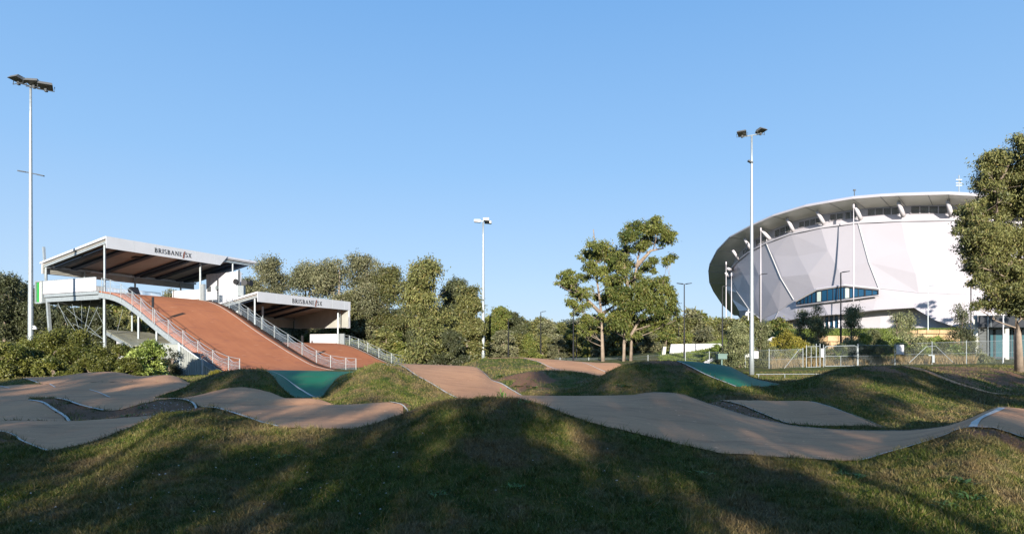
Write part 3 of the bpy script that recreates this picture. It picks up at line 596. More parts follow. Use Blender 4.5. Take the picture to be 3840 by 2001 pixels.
# left railing: posts traced by their place along the ramp edge
post_px = [381,413.7,453.7,495.4,528.5,579,631,686,742,798,857,899]
posts = [S1.s_at(p, -.33) for p in post_px]
railing(S1, A1, lambda q: (-.33, prof1(q)-.05), posts, 1.35)
# blue banner low on the first bays and right railing
m = MB(); S1.box(m, -.2, -.17, posts[0]+.2, posts[3], 5.2, 6.0)
pr = [797,821,859.6,896.7,930,980.7,1028.6,1080,1132.8,1186.4,1239.6,1297,1335]
pq = []
for p in pr:
    q = 3.
    for _ in range(12): q = S1.s_at(p, tr1(q)+.12)
    pq.append(q)
railing(S1, A1, lambda q: (tr1(q)+.12, prof1(q)), pq, 1.3)
# right-hand barrier and white stair tower
m = MB(); S1.box(m, 10.9, 11.0, -5.6, -.9, 5.95, 7.05); m.build('barrier', M_WHITE, A1)
m = MB(); S1.box(m, 10.6, 10.9, -.55, .0, 5.7, 7.6); m.build('tower_jamb', M_GALV, A1)
TW_ = 14.5
m = MB(); m.hexa([W(TW_,-4.35,-2.3),W(15.1,-4.35,-2.3),W(15.1,.88,-2.3),W(TW_,.88,-2.3),W(TW_,-4.35,9.33),W(15.1,-4.35,9.33),W(15.1,.88,9.42),W(TW_,.88,9.42)]); m.build('stair_tower', M_WHITE, A1)
for q in np.arange(-3.75, .8, .6):
    m = MB(); m.bar(W(TW_-.012,q,2.0), W(TW_-.012,q,9.3), .02, .014); m.build('tower_joint', M_GALVD, A1)
m = MB(); m.bar(W(TW_-.06,.98,1.0), W(TW_-.06,.98,9.5), .18, .18); m.build('tower_downpipe', M_GALV, A1)
ql = S1.s_at(817, TW_); m = MB(); m.tube([W(TW_-.05,ql,7.6), W(TW_-.25,ql,7.6)], .26, 16); m.build('bulkhead_lamp', M_GALVD, A1)
m = MB(); m.tube([W(TW_-.05,ql,5.0), W(TW_-.05,ql,8.6)], .05, 6); m.build('conduit', M_DARK, A1)
ql = S1.s_at(785, TW_); m = MB(); S1.box(m, TW_-.06, TW_-.01, ql-.3, ql+.3, 7.2, 7.85); m.build('notice_plate', M_DARK, A1)
m = MB(); m.bar(W(14.8,-.2,9.3), W(14.8,-.2,10.6), .14, .14); m.bar(W(17.2,-6,9.9),W(17.2,-.2,10.8),.14,.2); m.bar(W(11.6,-.15,10.6), W(17.6,-.15,10.6), .14, .2); m.build('roof_prop', M_GALVD, A1)
# ---- lower starting hill
S2 = Stand(-28.4, 69.0)
A2 = empty('starting_stand', S2.W(7, 0, -2), 'lower starting hill with white canopy right behind the taller one', 'starting hill')
PR2 = [(-12,1.08),(-2,1.08),(-.6,1.0),(1,.78),(3.84,-.10),(6.67,-1.22),(9,-1.85),(12,-2.05),(16,-2.15)]
_x2 = np.array([a for a, b in PR2]); _y2 = np.array([b for a, b in PR2])
prof2 = lambda q: float(pchip(_x2, _y2, q))
qs2 = list(np.linspace(-11, -1.2, 6))+list(np.linspace(-.8, 15.5, 40))
curve_sheet(S2, prof2, lambda q: .35, lambda q: 14.2, qs2, .12, 12).build('ramp_surface', M_RAMP, A2, smooth=True)
curve_sheet(S2, lambda q: prof2(q)+.012, lambda q: 13.6, lambda q: 13.72, [q for q in qs2 if q > -.9], .008, 1).build('edge_line', M_LINE, A2)
cols = [(0,-.7,-2.2),(14.0,-.7,-2.2),(0,-9.3,-2.2),(7.2,-9.3,1)]
stripes = [(S2.t_at(px, -.3), .55) for px in (1000,1030,1125,1168)]+[(S2.t_at(1225,-.3),.3),(1.0,.5)]
roof_parts(S2, A2, 15.6, 15.6, 6.66, 5.50, -9.6, 4.95, 3.3, cols, stripes, False)
lettering(S2, A2, 4.85, 10.0, 5.76, 6.25, .09)
# side lining at the far end of the lower canopy
m = MB(); m.slab([S2.W(15.2,-9.5,3.2), S2.W(15.2,.0,3.2), S2.W(15.2,.0,6.55), S2.W(15.2,-9.5,4.9)], tuple(np.subtract(S2.W(.06,0,0), S2.W(0,0,0)))); m.build('side_lining', M_CORRH, A2)
m = MB(); S2.box(m, 15.27, 15.35, -9.5, .1, 3.15, 4.6); S2.box(m, 15.27, 15.5, -.4, .1, 3.1, 6.5); m.build('side_cladding', M_WHITE, A2)
m = MB(); m.bar(S2.W(14.6,-.9,3.6), S2.W(14.6,-.9,5.6), .1, .1); m.build('downpipe', M_GALV, A2)
m = MB(); S2.box(m, 13.95, 14.05, -5.5, -.9, 1.05, 2.28); m.build('barrier', M_WHITE, A2)
m = MB(); S2.box(m, 14.0, 14.2, -.5, .3, .8, 2.3); m.build('gate_jamb', M_GALV, A2)
m = MB()
for t in np.arange(6.5, 9.8, .17): m.bar(S2.W(t,-9,1.1), S2.W(t,-9,2.9), .035, .035)
for z in (1.2, 2.9): m.bar(S2.W(6.5,-9,z), S2.W(9.8,-9,z), .05, .05)
m.build('balustrade', M_WHITE, A2)
pq2 = [S2.s_at(p, 14.3) for p in (1284.6,1310.4,1343.9,1378.8,1420.8,1467.8,1514.7,1560)]
railing(S2, A2, lambda q: (14.3, prof2(q)), pq2, 1.25)
# ---- things standing on the hills
def thing1(name, mb, mat_, label, cat, **k):
    v = np.array(mb.v); loc = (v[:,0].mean(), v[:,1].mean(), v[:,2].min()); o = mb.build(name, mat_, loc=loc); tag(o, label, cat, **k); return o
m = MB(); q = -1.3
pa = S1.W(5.6,-1.6,6.0)
m.hexa([S1.W(3.0,-1.6,5.95),S1.W(3.8,-1.6,5.95),S1.W(3.8,-.9,5.86),S1.W(3.0,-.9,5.86),S1.W(3.0,-1.8,6.45),S1.W(3.8,-1.8,6.45),S1.W(3.8,-1.3,6.62),S1.W(3.0,-1.3,6.62)])
thing1('stage_speaker', m, M_BLACK, 'black wedge speaker on the deck under the taller white canopy', 'speaker')
def sign_post(S, q, t, z, hh, label):
    m = MB(); r = empty('sign_board', S.W(t,q,z), label, 'sign', 'narrow black boards on the ramp railings')
    m.tube([S.W(t,q,z), S.W(t,q,z+hh-.9)], .03, 6); m.build('post', M_GALV, r)
    m = MB(); S.box(m, t-.03, t+.03, q-.14, q+.14, z+hh-.95, z+hh+.02); m.build('board', M_BLACK, r)
q = S1.s_at(574, -.4); sign_post(S1, q, -.42, prof1(q), 2.35, 'narrow black board on the left railing of the taller ramp')
q = S1.s_at(978, 11.9); sign_post(S1, q, tr1(q)+.2, prof1(q), 2.5, 'narrow dark board on the railing below the lower canopy edge')
q = S1.s_at(1131, 12.4); sign_post(S1, q, tr1(q)+.2, prof1(q), 2.0, 'short black board on the railing at the head of the lower ramp')
m = MB(); S2.box(m, 3.4, 4.6, -1.3, -1.2, 1.35, 2.15); S2.box(m, 3.9, 4.1, -1.3, -1.2, .95, 1.35)
thing1('gate_sign', m, M_BLACK, 'black board with rows of small white lettering on the lower deck', 'sign')
# horn loudspeakers and cabinet
LS = empty('loudspeaker_cluster', S1.W(14.4,1.2,1.5), 'round black horn speakers and grey box on a pole beside the white stair tower', 'loudspeaker')
W = S1.W; q0 = S1.s_at(897, 14.4)
yy = S1.W(14.4,q0,0)[1]
def zp_(py): return (HY-py)/F*yy
m = MB(); m.tube([W(14.4,q0,-2.3), W(14.4,q0,zp_(1010))], .1, 8); m.build('pole', M_DARK, LS)
m = MB(); bxp = [P(891,1109,yy-.1),P(913,1109,yy-.35),P(921,1106,yy+.3),P(899,1106,yy+.55)]; tpp = [(x,y,H+(HY-1071)/F*yy) for x,y,z in bxp]; m.hexa(bxp+tpp); m.build('cabinet', M_GALV, LS)
for px, py, r_, sx, tilt in ((884,1055.5,.34,1,-.25),(915.5,1059,.34,1,.35),(941,1061,.36,.35,1.3)):
    m = MB(); c = Vector(P(px,py,yy-.2)); dv = Vector((math.sin(tilt), -math.cos(tilt), 0))
    m.tube([c-dv*.45, c-dv*.3, c, c+dv*.06], [.12,.2,r_,r_*.98], 16); m.build('horn', M_BLACK, LS, smooth=False)
m = MB(); m.bar(P(884,1062,yy+.2), P(941,1064,yy+.2), .07, .09); m.build('bracket', M_DARK, LS)
# ---- shed and steel fence below the ramp
M_CORRV = corr_mat('ribbed_fence_sheet', (.33,.34,.31), (TT[0]*0+SS[0],SS[1],0), .22, .035)
SH = empty('storage_shed', P(520,1390,57), 'low shed with khaki metal roof tucked under the taller ramp', 'shed')
a, b, c, e = P(391,1238,64), P(560,1249,66), P(680,1287,57), P(497,1299,54.5)
m = MB(); m.slab([a,b,c,e][::-1], (0,0,.1)); m.build('roof', corr_mat('khaki_ribbed_roof', (.27,.26,.19), (.412,.911,0), .3, .03), SH)
m = MB(); up = Vector((0,0,-.32)); m.slab([a, e, tuple(Vector(e)+up), tuple(Vector(a)+up)], (-.05,-.03,0)); m.build('barge_board', M_GALV, SH)
m = MB(); gl = lambda p, z: (p[0], p[1], z)
a2 = tuple(Vector(a).lerp(Vector(e), .3)+Vector((.3,.25,-.33))); e2 = tuple(Vector(e)+Vector((.3,.5,-.35)))
m.slab([a2, e2, gl(e2, H-2.3), gl(a2, H-2.3)], (4,5,0)); m.build('wall', M_WHITE, SH)
def sheet_fence(px0, px1, d0, d1, y0, y1, label):
    r = empty('steel_fence', P(px0,1420,d0), label, 'fence', None)
    a, b = Vector(P(px0,y0,d0)), Vector(P(px1,y1,d1)); dv = b-a; L_ = dv.length; dv.normalize(); nn = Vector((dv.y,-dv.x,0)).normalized()
    n = int(L_/.11); m = MB(); vs = []
    for i in range(n+1):
        u = i/n; p = a.lerp(b, u)+nn*(.03 if i % 2 else -.03)
        vs += [(p.x,p.y,p.z),(p.x,p.y,H-2.4)]
    fs = [(2*i,2*i+1,2*i+3,2*i+2) for i in range(n)]
    m.add(vs, fs); pn = m.build('ribbed_panel', mat('fence_sheet', (.26,.27,.25), .5, var=.08, scale=1.5), r)
    md = pn.modifiers.new('s','SOLIDIFY'); md.thickness = .01
    for p in (a, b):
        m = MB(); m.bar((p.x,p.y,H-2.4), (p.x,p.y,p.z+.12), .12, .12); m.build('post', M_GALVD, r)
    m = MB(); m.bar(a+Vector((0,0,.02))-nn*.0, b+Vector((0,0,.02)), .09, .07); m.build('top_rail', M_GALVD, r)
sheet_fence(534,671,53.5,51,1291,1289,'grey ribbed steel fence between the bushes and the tall post')
sheet_fence(674,757,50.8,51.2,1293,1352,'grey ribbed steel panel with sloping top under the ramp')
sheet_fence(759,826,52,53,1366,1408,'short low ribbed steel panel at the foot of the ramp')
# ------------------------------------------------------------ velodrome
VC = (92.5, 125.0)
def cyl(px, py, Rr, far=False):
    k = (px-CX)/F; a = 1+k*k; b = -2*(k*VC[0]+VC[1]); c = VC[0]**2+VC[1]**2-Rr*Rr; ds = b*b-4*a*c
    d = (-b+(1 if far else -1)*math.sqrt(max(ds, 0)))/(2*a)
    return Vector((k*d, d, H+(HY-py)/F*d))
M_SHELL = mat('velodrome_panel', (.47,.44,.475), .42, var=.02, scale=.25, spec=.45)
M_SHELLS = mat('velodrome_soffit', (.80,.78,.71), .35, var=.05, scale=.3, spec=.5)
M_WHITE2 = mat('velodrome_white', (.52,.49,.52), .4, var=.02, scale=.5)
M_SEAM = mat('velodrome_seam', (.42,.42,.43), .5)
M_LOUV = mat('louvre_dark', (.02,.02,.022), .6)
M_GLASS = mat('blue_glass', (.015,.075,.15), .12, spec=.6)
M_CREAM = mat('cream_column', (.62,.68,.60), .5)
VD = empty('velodrome', (62, 95, H+2.4), 'white faceted bowl-shaped velodrome with wide overhanging roof on the right', 'velodrome')
# rim: outer edge of the roof, traced points carried round the plan circle
RIM = [(2752,1175,1),(2707,1133,1),(2675,1085,1),(2660,1052,1),(2656.5,1010,0),(2661,984,0),(2689,930,0),(2737,880,0),(2815,838,0),(2898,800,0),(3017,764,0),(3107,748,0),(3196,733,0),(3300,724,0),(3366,720.5,0),(3480,717,0),(3556,715,0),(3690,722,0),(3860,740,0),(4060,772,0),(4300,835,0),(4700,930,0)]
RR = 50.0
rim = [cyl(a, b, RR, bool(f)) for a, b, f in RIM]
def ang(p): return math.atan2(p.y-VC[1], p.x-VC[0])
def zof(tab, a): 
    a = (a+math.pi*4) % (2*math.pi)
    xs_ = [(t[0]) for t in tab]; return float(np.interp(a, xs_, [t[1] for t in tab]))
rim_tab = sorted([((ang(p)+4*math.pi) % (2*math.pi), p.z) for p in rim])
WT = [(2721,1063),(2722.5,1046),(2731,1026),(2760,984),(2808,943),(2873,909),(2964,874),(3077,850),(3217,831.5),(3379,824),(3569,821),(3670,823),(3800,832),(3960,855),(4200,900)]
RW = 46.2
wt = [cyl(a, b, RW) for a, b in WT]
def wall_z(a): return float(np.interp(a, wa, wz))
wtab = sorted([((ang(p)+4*math.pi) % (2*math.pi), p.z) for p in wt]); wa = [t[0] for t in wtab]; wz = [t[1] for t in wtab]
ra = [t[0] for t in rim_tab]; rz = [t[1] for t in rim_tab]
def rim_z(a): return float(np.interp(a, ra, rz))
def on(Rr, a, z): return (VC[0]+Rr*math.cos(a), VC[1]+Rr*math.sin(a), z)
# soffit facets + white edge band + roof
angs = ra[:]
so, ed, rf = MB(), MB(), MB()
for a, b in zip(angs[:-1], angs[1:]):
    za, zb_ = rim_z(a), rim_z(b)
    ia, ib = max(wall_z(a)+2.1, za-4.6) if a >= wa[0]-.2 else za-2, max(wall_z(b)+2.1, zb_-4.6)
    ia, ib = wall_z(a)+2.15, wall_z(b)+2.15
    ia, ib = min(ia, za-.9), min(ib, zb_-.9)
    so.add([on(RR-.1,a,za-.50), on(RR-.1,b,zb_-.50), on(RW-.9,b,ib), on(RW-.9,a,ia)], [(0,1,2,3)])
    ed.add([on(RR,a,za-.52), on(RR,b,zb_-.52), on(RR+.05,b,zb_-.28), on(RR+.05,a,za-.28), on(RR-.5,b,zb_), on(RR-.5,a,za)], [(0,1,2,3),(3,2,4,5)])
    rf.add([on(RR-.5,a,za), on(RR-.5,b,zb_), (VC[0],VC[1],H+22), on(RR-12,a,za*.75+(H+22)*.25-1.2)], [(0,1,2)])
so.build('soffit', M_SHELLS, VD); ed.build('roof_edge', M_WHITE2, VD)
# closing roof all the way round
allr = [(a, rim_z(a)) for a in angs]; a0, a1 = angs[0], angs[-1]
for i in range(1, 12):
    t = i/12; allr.append((a1+(2*math.pi-(a1-a0))*t, rz[-1]+(rz[0]-rz[-1])*t))
ring = [on(RR-.5, a, z) for a, z in allr]; n_ = len(ring)
m = MB(); m.add(ring+[(VC[0],VC[1],H+21.5)], [(i,(i+1)%n_,n_) for i in range(n_)]); m.build('roof', M_WHITE2, VD)
m = MB(); i0 = len(angs)-1
bk = [(a, z) for a, z in allr[i0:]]+[allr[0]]
for (a, z), (b, z2) in zip(bk[:-1], bk[1:]): m.add([on(RR-.6,a,z), on(RR-.6,b,z2), on(42,b,H+1), on(42,a,H+1)], [(0,1,2,3)])
m.build('rear_wall', M_SHELL, VD)
# soffit joints
for i, a in enumerate(angs[3:-3]):
    za = rim_z(a); ia = min(wall_z(a)+2.15, za-.9); m = MB()
    m.tube([on(RR-.15,a,za-.54), on(RW-.85,a,ia-.03)], .05, 4, False)
    m.build('soffit_joint', M_SEAM, VD)
# louvre band wall
m = MB()
for i in range(len(wa)-1):
    n = 2
    for k in range(n):
        a = wa[i]+(wa[i+1]-wa[i])*k/n; b = wa[i]+(wa[i+1]-wa[i])*(k+1)/n
        m.add([on(RW-.75,a,wall_z(a)-.1), on(RW-.75,b,wall_z(b)-.1), on(RW-.75,b,min(wall_z(b)+2.3, rim_z(b)-.6)), on(RW-.75,a,min(wall_z(a)+2.3, rim_z(a)-.6))], [(0,1,2,3)])
        m.add([on(RW-.75,a,wall_z(a)), on(RW-.75,b,wall_z(b)), on(RW+.15,b,wall_z(b)), on(RW+.15,a,wall_z(a))], [(0,1,2,3)])
        m.add([on(RW+.15,a,wall_z(a)), on(RW+.15,b,wall_z(b)), on(RW+.15,b,wall_z(b)-.25), on(RW+.15,a,wall_z(a)-.25)], [(0,1,2,3)])
m.build('clerestory', M_WHITE2, VD)
def louvre(x0, x1, y0a, y0b, y1a, y1b, n):
    """one glazed louvre strip: left/right px, top left/right, bottom left/right"""
    a = [cyl(x0,y0a,RW-.7), cyl(x1,y0b,RW-.7), cyl(x1,y1b,RW-.7), cyl(x0,y1a,RW-.7)]
    m = MB(); m.slab(a, (-.02,-.05,0)); L_ = m.build('louvre_window', M_LOUV, VD)
    s_ = MB(); off = Vector((-.02,-.09,0))
    for k in range(1, 6):
        t = k/6; p = a[0].lerp(a[3], t)+off; q = a[1].lerp(a[2], t)+off; s_.bar(p, q, .03, .035)
    sl_ = s_.build('slat', M_SHELLS, L_); 
    f_ = MB()
    for k in range(n+1):
        t = k/n; p = a[0].lerp(a[1], t)+off*1.3; q = a[3].lerp(a[2], t)+off*1.3; f_.bar(p, q, .10, .08)
    f_.bar(a[0]+off, a[1]+off, .05, .06); f_.bar(a[3]+off, a[2]+off, .05, .06); fr_ = f_.build('frame', M_WHITE2, L_)
    for o_ in (sl_, fr_):      # parent is in thing-local space already
        o_.matrix_parent_inverse.identity()
for args in [(2787,2809,940,929,954,941,2),(2834,2874,901,886,921,903,3),(2904,2965,865,842,890,868,3),(2995,3079,834,815,855,838,4),(3111,3161,805,799,829,821,2),(3168,3212,797,791,822,817,2),(3252,3372,784,778,808,804,4),(3414,3553,775,773,802,801,4),(3588,3700,773,776,802,804,4)]: louvre(*args)
# shell facets
VT = {'T0':(2721,1063,46.2),'T1':(2731,1026,46.2),'T2':(2760,984,46.2),'T3':(2808,943,46.2),'T4':(2873,909,46.2),'T5':(2964,874,46.2),'T6':(3077,850,46.2),'T7':(3217,831.5,46.2),'T8':(3379,824,46.2),'T9':(3569,821,46.2),'T10':(3670,823,46.2),'T11':(3960,855,46.2),
 'm0':(2767,1097,45.6),'m1':(2787,1030,45.9),'m2':(2847,1036,45.1),'m3':(2829,1100,44.2),'m4':(2929,1043,45.4),'m5':(2894,1109,43.9),'m6':(2901,958,46.1),'m7':(2994,960,44.8),'m8':(2935,1038,45.5),'m9':(3031,1028,45.9),'m10':(3104,939,45.9),'m11':(3143,1008,45.8),'m12':(3258,983,45.9),'m13':(3401,935,45.6),'m14':(3433,1024,46.0),'m15':(3588,996,45.5),'m16':(3760,960,45.7),
 'w0':(2722,1085,45.4),'w1':(2744,1120,44.6),'w2':(2771,1165,44.0),'w3':(2812,1163,44.3),'w4':(2855,1198,43.7),'w5':(2920,1166,43.9),'w6':(2977,1123,44.3),'w7':(3053,1082,45.0),'w8':(3165,1067,45.2),'w9':(3296,1081,45.1),'w10':(3445,1097,45.0),'w11':(3563,1101,45.0),'w12':(3696,1104,45.0),'w13':(3960,1110,45.0),
 'w2b':(2780,1230,42.7),'w4b':(2850,1215,43.2),
 'b0':(2862,1250,43.2),'b1':(2900,1209,44.0),'b2':(2989,1194,44.3),'b3':(3106,1180,44.9),'b4':(3159,1177,45.0),'b5':(3275,1162,45.0),'b6':(3427,1153,45.0),'b7':(3500,1197,44.9),'b8':(3569,1221,44.8),'b9':(3760,1260,44.8),'b10':(3960,1260,44.8)}
def rnom(b): return float(np.interp(b, [820,930,1100,1210,1260], [46.2,46.0,45.0,42.8,41.5]))
PV = {k: cyl(a, b, r if k[0] != 'm' else rnom(b)+(r-rnom(b))*.19) for k, (a, b, r) in VT.items()}
FC = ['T0 T1 m0','T1 T2 m1','T1 m1 m0','T2 T3 m1','T3 m2 m1','T3 T4 m2','m1 m2 m3','m1 m3 m0','T4 m4 m2','m2 m4 m5','m2 m5 m3','T0 m0 w0','w0 m0 w1','m0 m3 w3','w1 m0 w3','w1 w3 w2','m3 m5 w4','m3 w4 w3','w2 w3 w4','w2 w4 w4b','w2 w4b w2b',
 'T4 T5 m6','T5 m7 m6','T4 m6 m8','m6 m7 m8','m7 m9 m8','T5 T6 m10','T5 m10 m7','T6 T7 m10','m10 m11 m9','m10 m9 m7','T7 m12 m11','T7 m11 m10','m8 m9 w7','m8 w7 w6','m4 w6 w5','m4 w5 m5','m5 w5 w4','m9 m11 w8','m9 w8 w7','m11 m12 w8','m12 w9 w8','T7 T8 m13','T7 m13 m12','T8 T9 m13','T9 m15 m13','m13 m15 m14','m12 m13 m14','m12 m14 w10','m12 w10 w9','m14 m15 w11','m14 w11 w10','T9 T10 m15','T10 m16 m15','T10 T11 m16','m15 m16 w12','m15 w12 w11','m16 T11 w13','m16 w13 w12',
 'T4 m8 m4','m4 m8 w6',
 'w4 w5 b1','w4 b1 b0','w4b w4 b0','w5 w6 b2','w5 b2 b1','w6 w7 b3','w6 b3 b2','w7 w8 b4','w7 b4 b3','w8 w9 b5','w8 b5 b4','w9 w10 b6','w9 b6 b5','w10 w11 b7','w10 b7 b6','w11 w12 b8','w11 b8 b7','w12 w13 b10','w12 b10 b9','w12 b9 b8']
names = list(PV); idx = {k: i for i, k in enumerate(names)}
m = MB(); fs = []
for f in FC:
    t = [idx[k] for k in f.split()]; a, b, c = [PV[k] for k in f.split()]
    nn = (b-a).cross(c-a); mid = (a+b+c)/3
    if nn.dot(Vector((mid.x-VC[0], mid.y-VC[1], 0))) < 0: t = t[::-1]
    fs.append(tuple(t))
m.add([tuple(PV[k]) for k in names], fs); m.build('shell', M_SHELL, VD)
m = MB()
def seam(keys, r=.07, off=.05):
    ps = []
    for k in keys:
        p = PV[k]; o_ = Vector((p.x-VC[0], p.y-VC[1], 0)).normalized()*off; ps.append(p+o_)
    m.tube(ps, r, 5, False)
seam('T1 m0 w3 w4'.split(), .08); seam('T4 m4 w6'.split(), .09); seam('T7 m12 w9'.split(), .06); seam('w6 w5 b1'.split(), .04); seam('w9 w10 w11 w12'.split(), .025); seam('w4 w5'.split(), .03); seam('T0 T1 T2 T3 T4 T5 T6 T7 T8 T9 T10 T11'.split(), .06)
m.build('panel_seam', M_SEAM, VD)
# recessed lower wall with its eave shadow
lw = MB(); bs = ['b0','b1','b2','b3','b4','b5','b6','b7','b8','b9','b10']
for a, b in zip(bs[:-1], bs[1:]):
    pa, pb = PV[a], PV[b]
    def inw(p, r): 
        v = Vector((p.x-VC[0], p.y-VC[1], 0)); v = v.normalized()*r; return Vector((VC[0]+v.x, VC[1]+v.y, p.z))
    qa, qb = inw(pa, 42.2 if a not in ('b7','b8','b9','b10') else 42.6), inw(pb, 42.2 if b not in ('b7','b8','b9','b10') else 42.6)
    lw.add([pa, pb, qb, qa], [(0,1,2,3)]); lw.add([qa, qb, (qb.x,qb.y,H+.5), (qa.x,qa.y,H+.5)], [(0,1,2,3)])
lw.build('lower_wall', M_WHITE2, VD)
m = MB(); pa = cyl(2776,1215,41.4)
m.add([PV['w2b'], PV['w4b'], PV['b0'], (PV['b0'].x, PV['b0'].y, H+1), (PV['w2b'].x, PV['w2b'].y, H+1)], [(0,1,2,3,4)]); m.build('side_wall', M_SHELL, VD)
# ribbon window
GW = [(2988,1131),(3061,1091.5),(3165,1076),(3199,1079),(3293,1089),(3293,1104),(2988,1142)]
def gp(px, py, o_=0): 
    # the glass stands just proud of the shell
    t = (py-1076)/(1142-1076); r = 45.75-.9*(0 if px > 3165 else (3165-px)/177)*t; return cyl(px, py, r+o_)
top = [(2988,1131),(3061,1091.5),(3165,1076),(3199,1079),(3293,1089)]
def ytop(x): return float(np.interp(x, [a for a,b in top], [b for a,b in top]))
def ybot(x): return 1142+(1104-1142)*(x-2988)/(3293-2988)
muls = [2988,3003,3017,3031,3045,3061,3081,3103,3124,3145,3165,3186,3199,3219,3241,3245,3271,3293]
m = MB()
xs_ = np.linspace(2988, 3293, 40)
ring = [gp(x, ytop(x)) for x in xs_]+[gp(x, ybot(x)) for x in xs_[::-1]]; n = len(xs_)
m.add(ring, [(i, i+1, 2*n-2-i, 2*n-1-i) for i in range(n-1)]); WN = m.build('ribbon_window', M_GLASS, VD)
m = MB()
for x in muls[1:-1]: m.bar(gp(x, ytop(x), .05), gp(x, ybot(x), .05), .07, .07)
for pl in ([(x, ytop(x)) for x in (2988,3061,3165,3199,3293)], [(x, ybot(x)) for x in (2988,3090,3190,3293)], [(2988,1131),(2988,1142)], [(3293,1089),(3293,1104)]):
    m.tube([gp(x, y, .06) for x, y in pl], .09, 4)
m.build('window_frame', M_BLACK, WN)
m = MB(); m.tube([gp(x, y-5.5, .12) for x, y in ((2984,1133),(3061,1090.5),(3165,1075),(3199,1078.5),(3298,1089))], .2, 4); m.tube([gp(x, y+3, .08) for x, y in ((2986,1143),(3090,1130),(3190,1118),(3296,1104))], .12, 4); m.build('window_surround', M_WHITE2, WN)
for x0, x1 in ((3064,3079),(3170,3185)):
    m = MB(); a, b = gp(x0, 0, .03), gp(x1, 0, .03); m.add([gp(x0,ytop(x0)+4,.03), gp((x0+x1)/2,ytop(x0)+2.5,.03), gp(x1,ytop(x1)+4,.03), gp(x1,ybot(x1)-2,.03), gp(x0,ybot(x0)-2,.03)], [(0,1,2,3,4)]); m.build('inner_column', M_CREAM, WN)
# struts under the roof: fat white pegs
PEG = [((2723,1025),(2731,1041)),((2731,1007),(2742,1012)),((2749,939),(2770,972)),((2794,897),(2815,934)),((2856,862),(2886,895)),((2952,820),(2975,866)),((3065,794),(3090,839)),((3206,772),(3228,822)),((3370,760),(3388,810)),((3554,756),(3568,809)),((3715,765),(3722,815))]
for (x0, y0), (x1, y1) in PEG:
    m = MB(); a = cyl(x0, y0, RR-2.2); b = cyl(x1, y1, RW+.05); dv = (b-a)
    m.tube([a-dv*.05, a.lerp(b, .5), b+dv*.02], [.26,.31,.34], 12); m.build('roof_strut', M_WHITE2, VD, smooth=True)
for (x0, y0), (x1, y1), rr_ in (((2723,988),(2718,1340),RR-1.5),((2743,1030),(2742,1330),RR-2.5),((2853,862),(2853,1290),RR-1.2),((3201,775),(3201,1150),RR-1.2)):
    m = MB(); a = cyl(x0, y0, rr_); b = Vector((a.x, a.y, H+(HY-y1)/F*a.y)); n = 9
    m.tube([a.lerp(b, i/(n-1)) for i in range(n)], [.04+.06*math.sin(math.pi*i/(n-1)) for i in range(n)], 8); m.tube([a+Vector((0,0,.4)), a-Vector((0,0,.3))], .14, 8); m.build('tie_post', M_WHITE2, VD, smooth=True)
# glazed doors
m = MB(); DR = 42.35
def dp(px, py, o_=0): return cyl(px, py, DR+o_)
m.add([dp(3090,1180), dp(3155,1174), dp(3155,1250), dp(3090,1251)], [(0,1,2,3)]); dd = m.build('glazed_door', M_GLASS, VD)
m = MB()
for x in (3092,3109,3127,3146): m.bar(dp(x, 1180, .1), dp(x, 1250, .1), .25, .1)
m.build('door_frame', M_WHITE2, dd)
m = MB()
for y in (1229,1236,1243): m.bar(dp(3092,y,.2), dp(3146,y,.2), .04, .05)
m.build('handrail', M_GALV, dd)
# masts on the roof
def mast(px, y0, y1, lbl, cross):
    a = cyl(px, y0, RR-6); r = empty('roof_mast', a, lbl, 'mast')
    m = MB(); top_ = (a.x, a.y, H+(HY-y1)/F*a.y); m.tube([(a.x,a.y,a.z-.8), top_], .07, 6); m.build('pole', M_DARK if not cross else M_GALV, r)
    m = MB()
    if cross:
        for f in (.35, .5, .72): z = a.z+(top_[2]-a.z)*f; m.bar((a.x-.45,a.y,z), (a.x+.45,a.y,z), .06, .09)
    else: m.bar((a.x-.2,a.y,top_[2]), (a.x+.2,a.y,top_[2]), .12, .25)
    m.build('antenna', M_WHITE if cross else M_DARK, r)
mast(3204, 735, 713, 'short dark mast on the velodrome roof edge above the vertical tie', 'x' == 'y')
mast(3596, 716, 657, 'tall pale aerial mast with cross arms on the velodrome roof', True)
# ------------------------------------------------------------ entrance pavilion at far right
YP = 82.0
PE = empty('entrance_pavilion', P(3720,1360,YP), 'dark flat-roofed entrance block with round column behind the tall gum tree', 'building')
M_CONC = mat('pale_concrete', (.50,.50,.47), .8, var=.12, scale=.8)
X_ = lambda px, d=YP: (px-CX)/F*d
Z_ = lambda py, d=YP: H+(HY-py)/F*d
def pbox(m, px0, px1, y0, y1, z0, z1):      # the block's sides run along the line of the path
    m.hexa([(X_(px0,y0),y0,z0),(X_(px1,y0),y0,z0),(X_(px1,y1),y1,z0),(X_(px0,y1),y1,z0),(X_(px0,y0),y0,z1),(X_(px1,y0),y0,z1),(X_(px1,y1),y1,z1),(X_(px0,y1),y1,z1)])
m = MB(); pbox(m, 3668, 4400, YP-1.2, YP+4, Z_(1227), Z_(1184)); cn = m.build('canopy', mat('charcoal_metal', (.035,.037,.042), .35, var=.2, scale=1), PE)
m = MB()
for px in (3716,3766,3816): m.bar((X_(px,YP-1.2),YP-1.215,Z_(1226)), (X_(px,YP-1.2),YP-1.215,Z_(1186)), .04, .02)
m.build('canopy_joint', M_GALVD, cn)
m = MB(); pbox(m, 3650, 3667, YP-.6, YP+4, H-2.2, Z_(1183)); m.build('side_wall', M_CONC, PE)
m = MB(); pbox(m, 3668, 4400, YP+3.6, YP+4, H-2.2, Z_(1227)); m.build('rear_wall', M_CONC, PE)
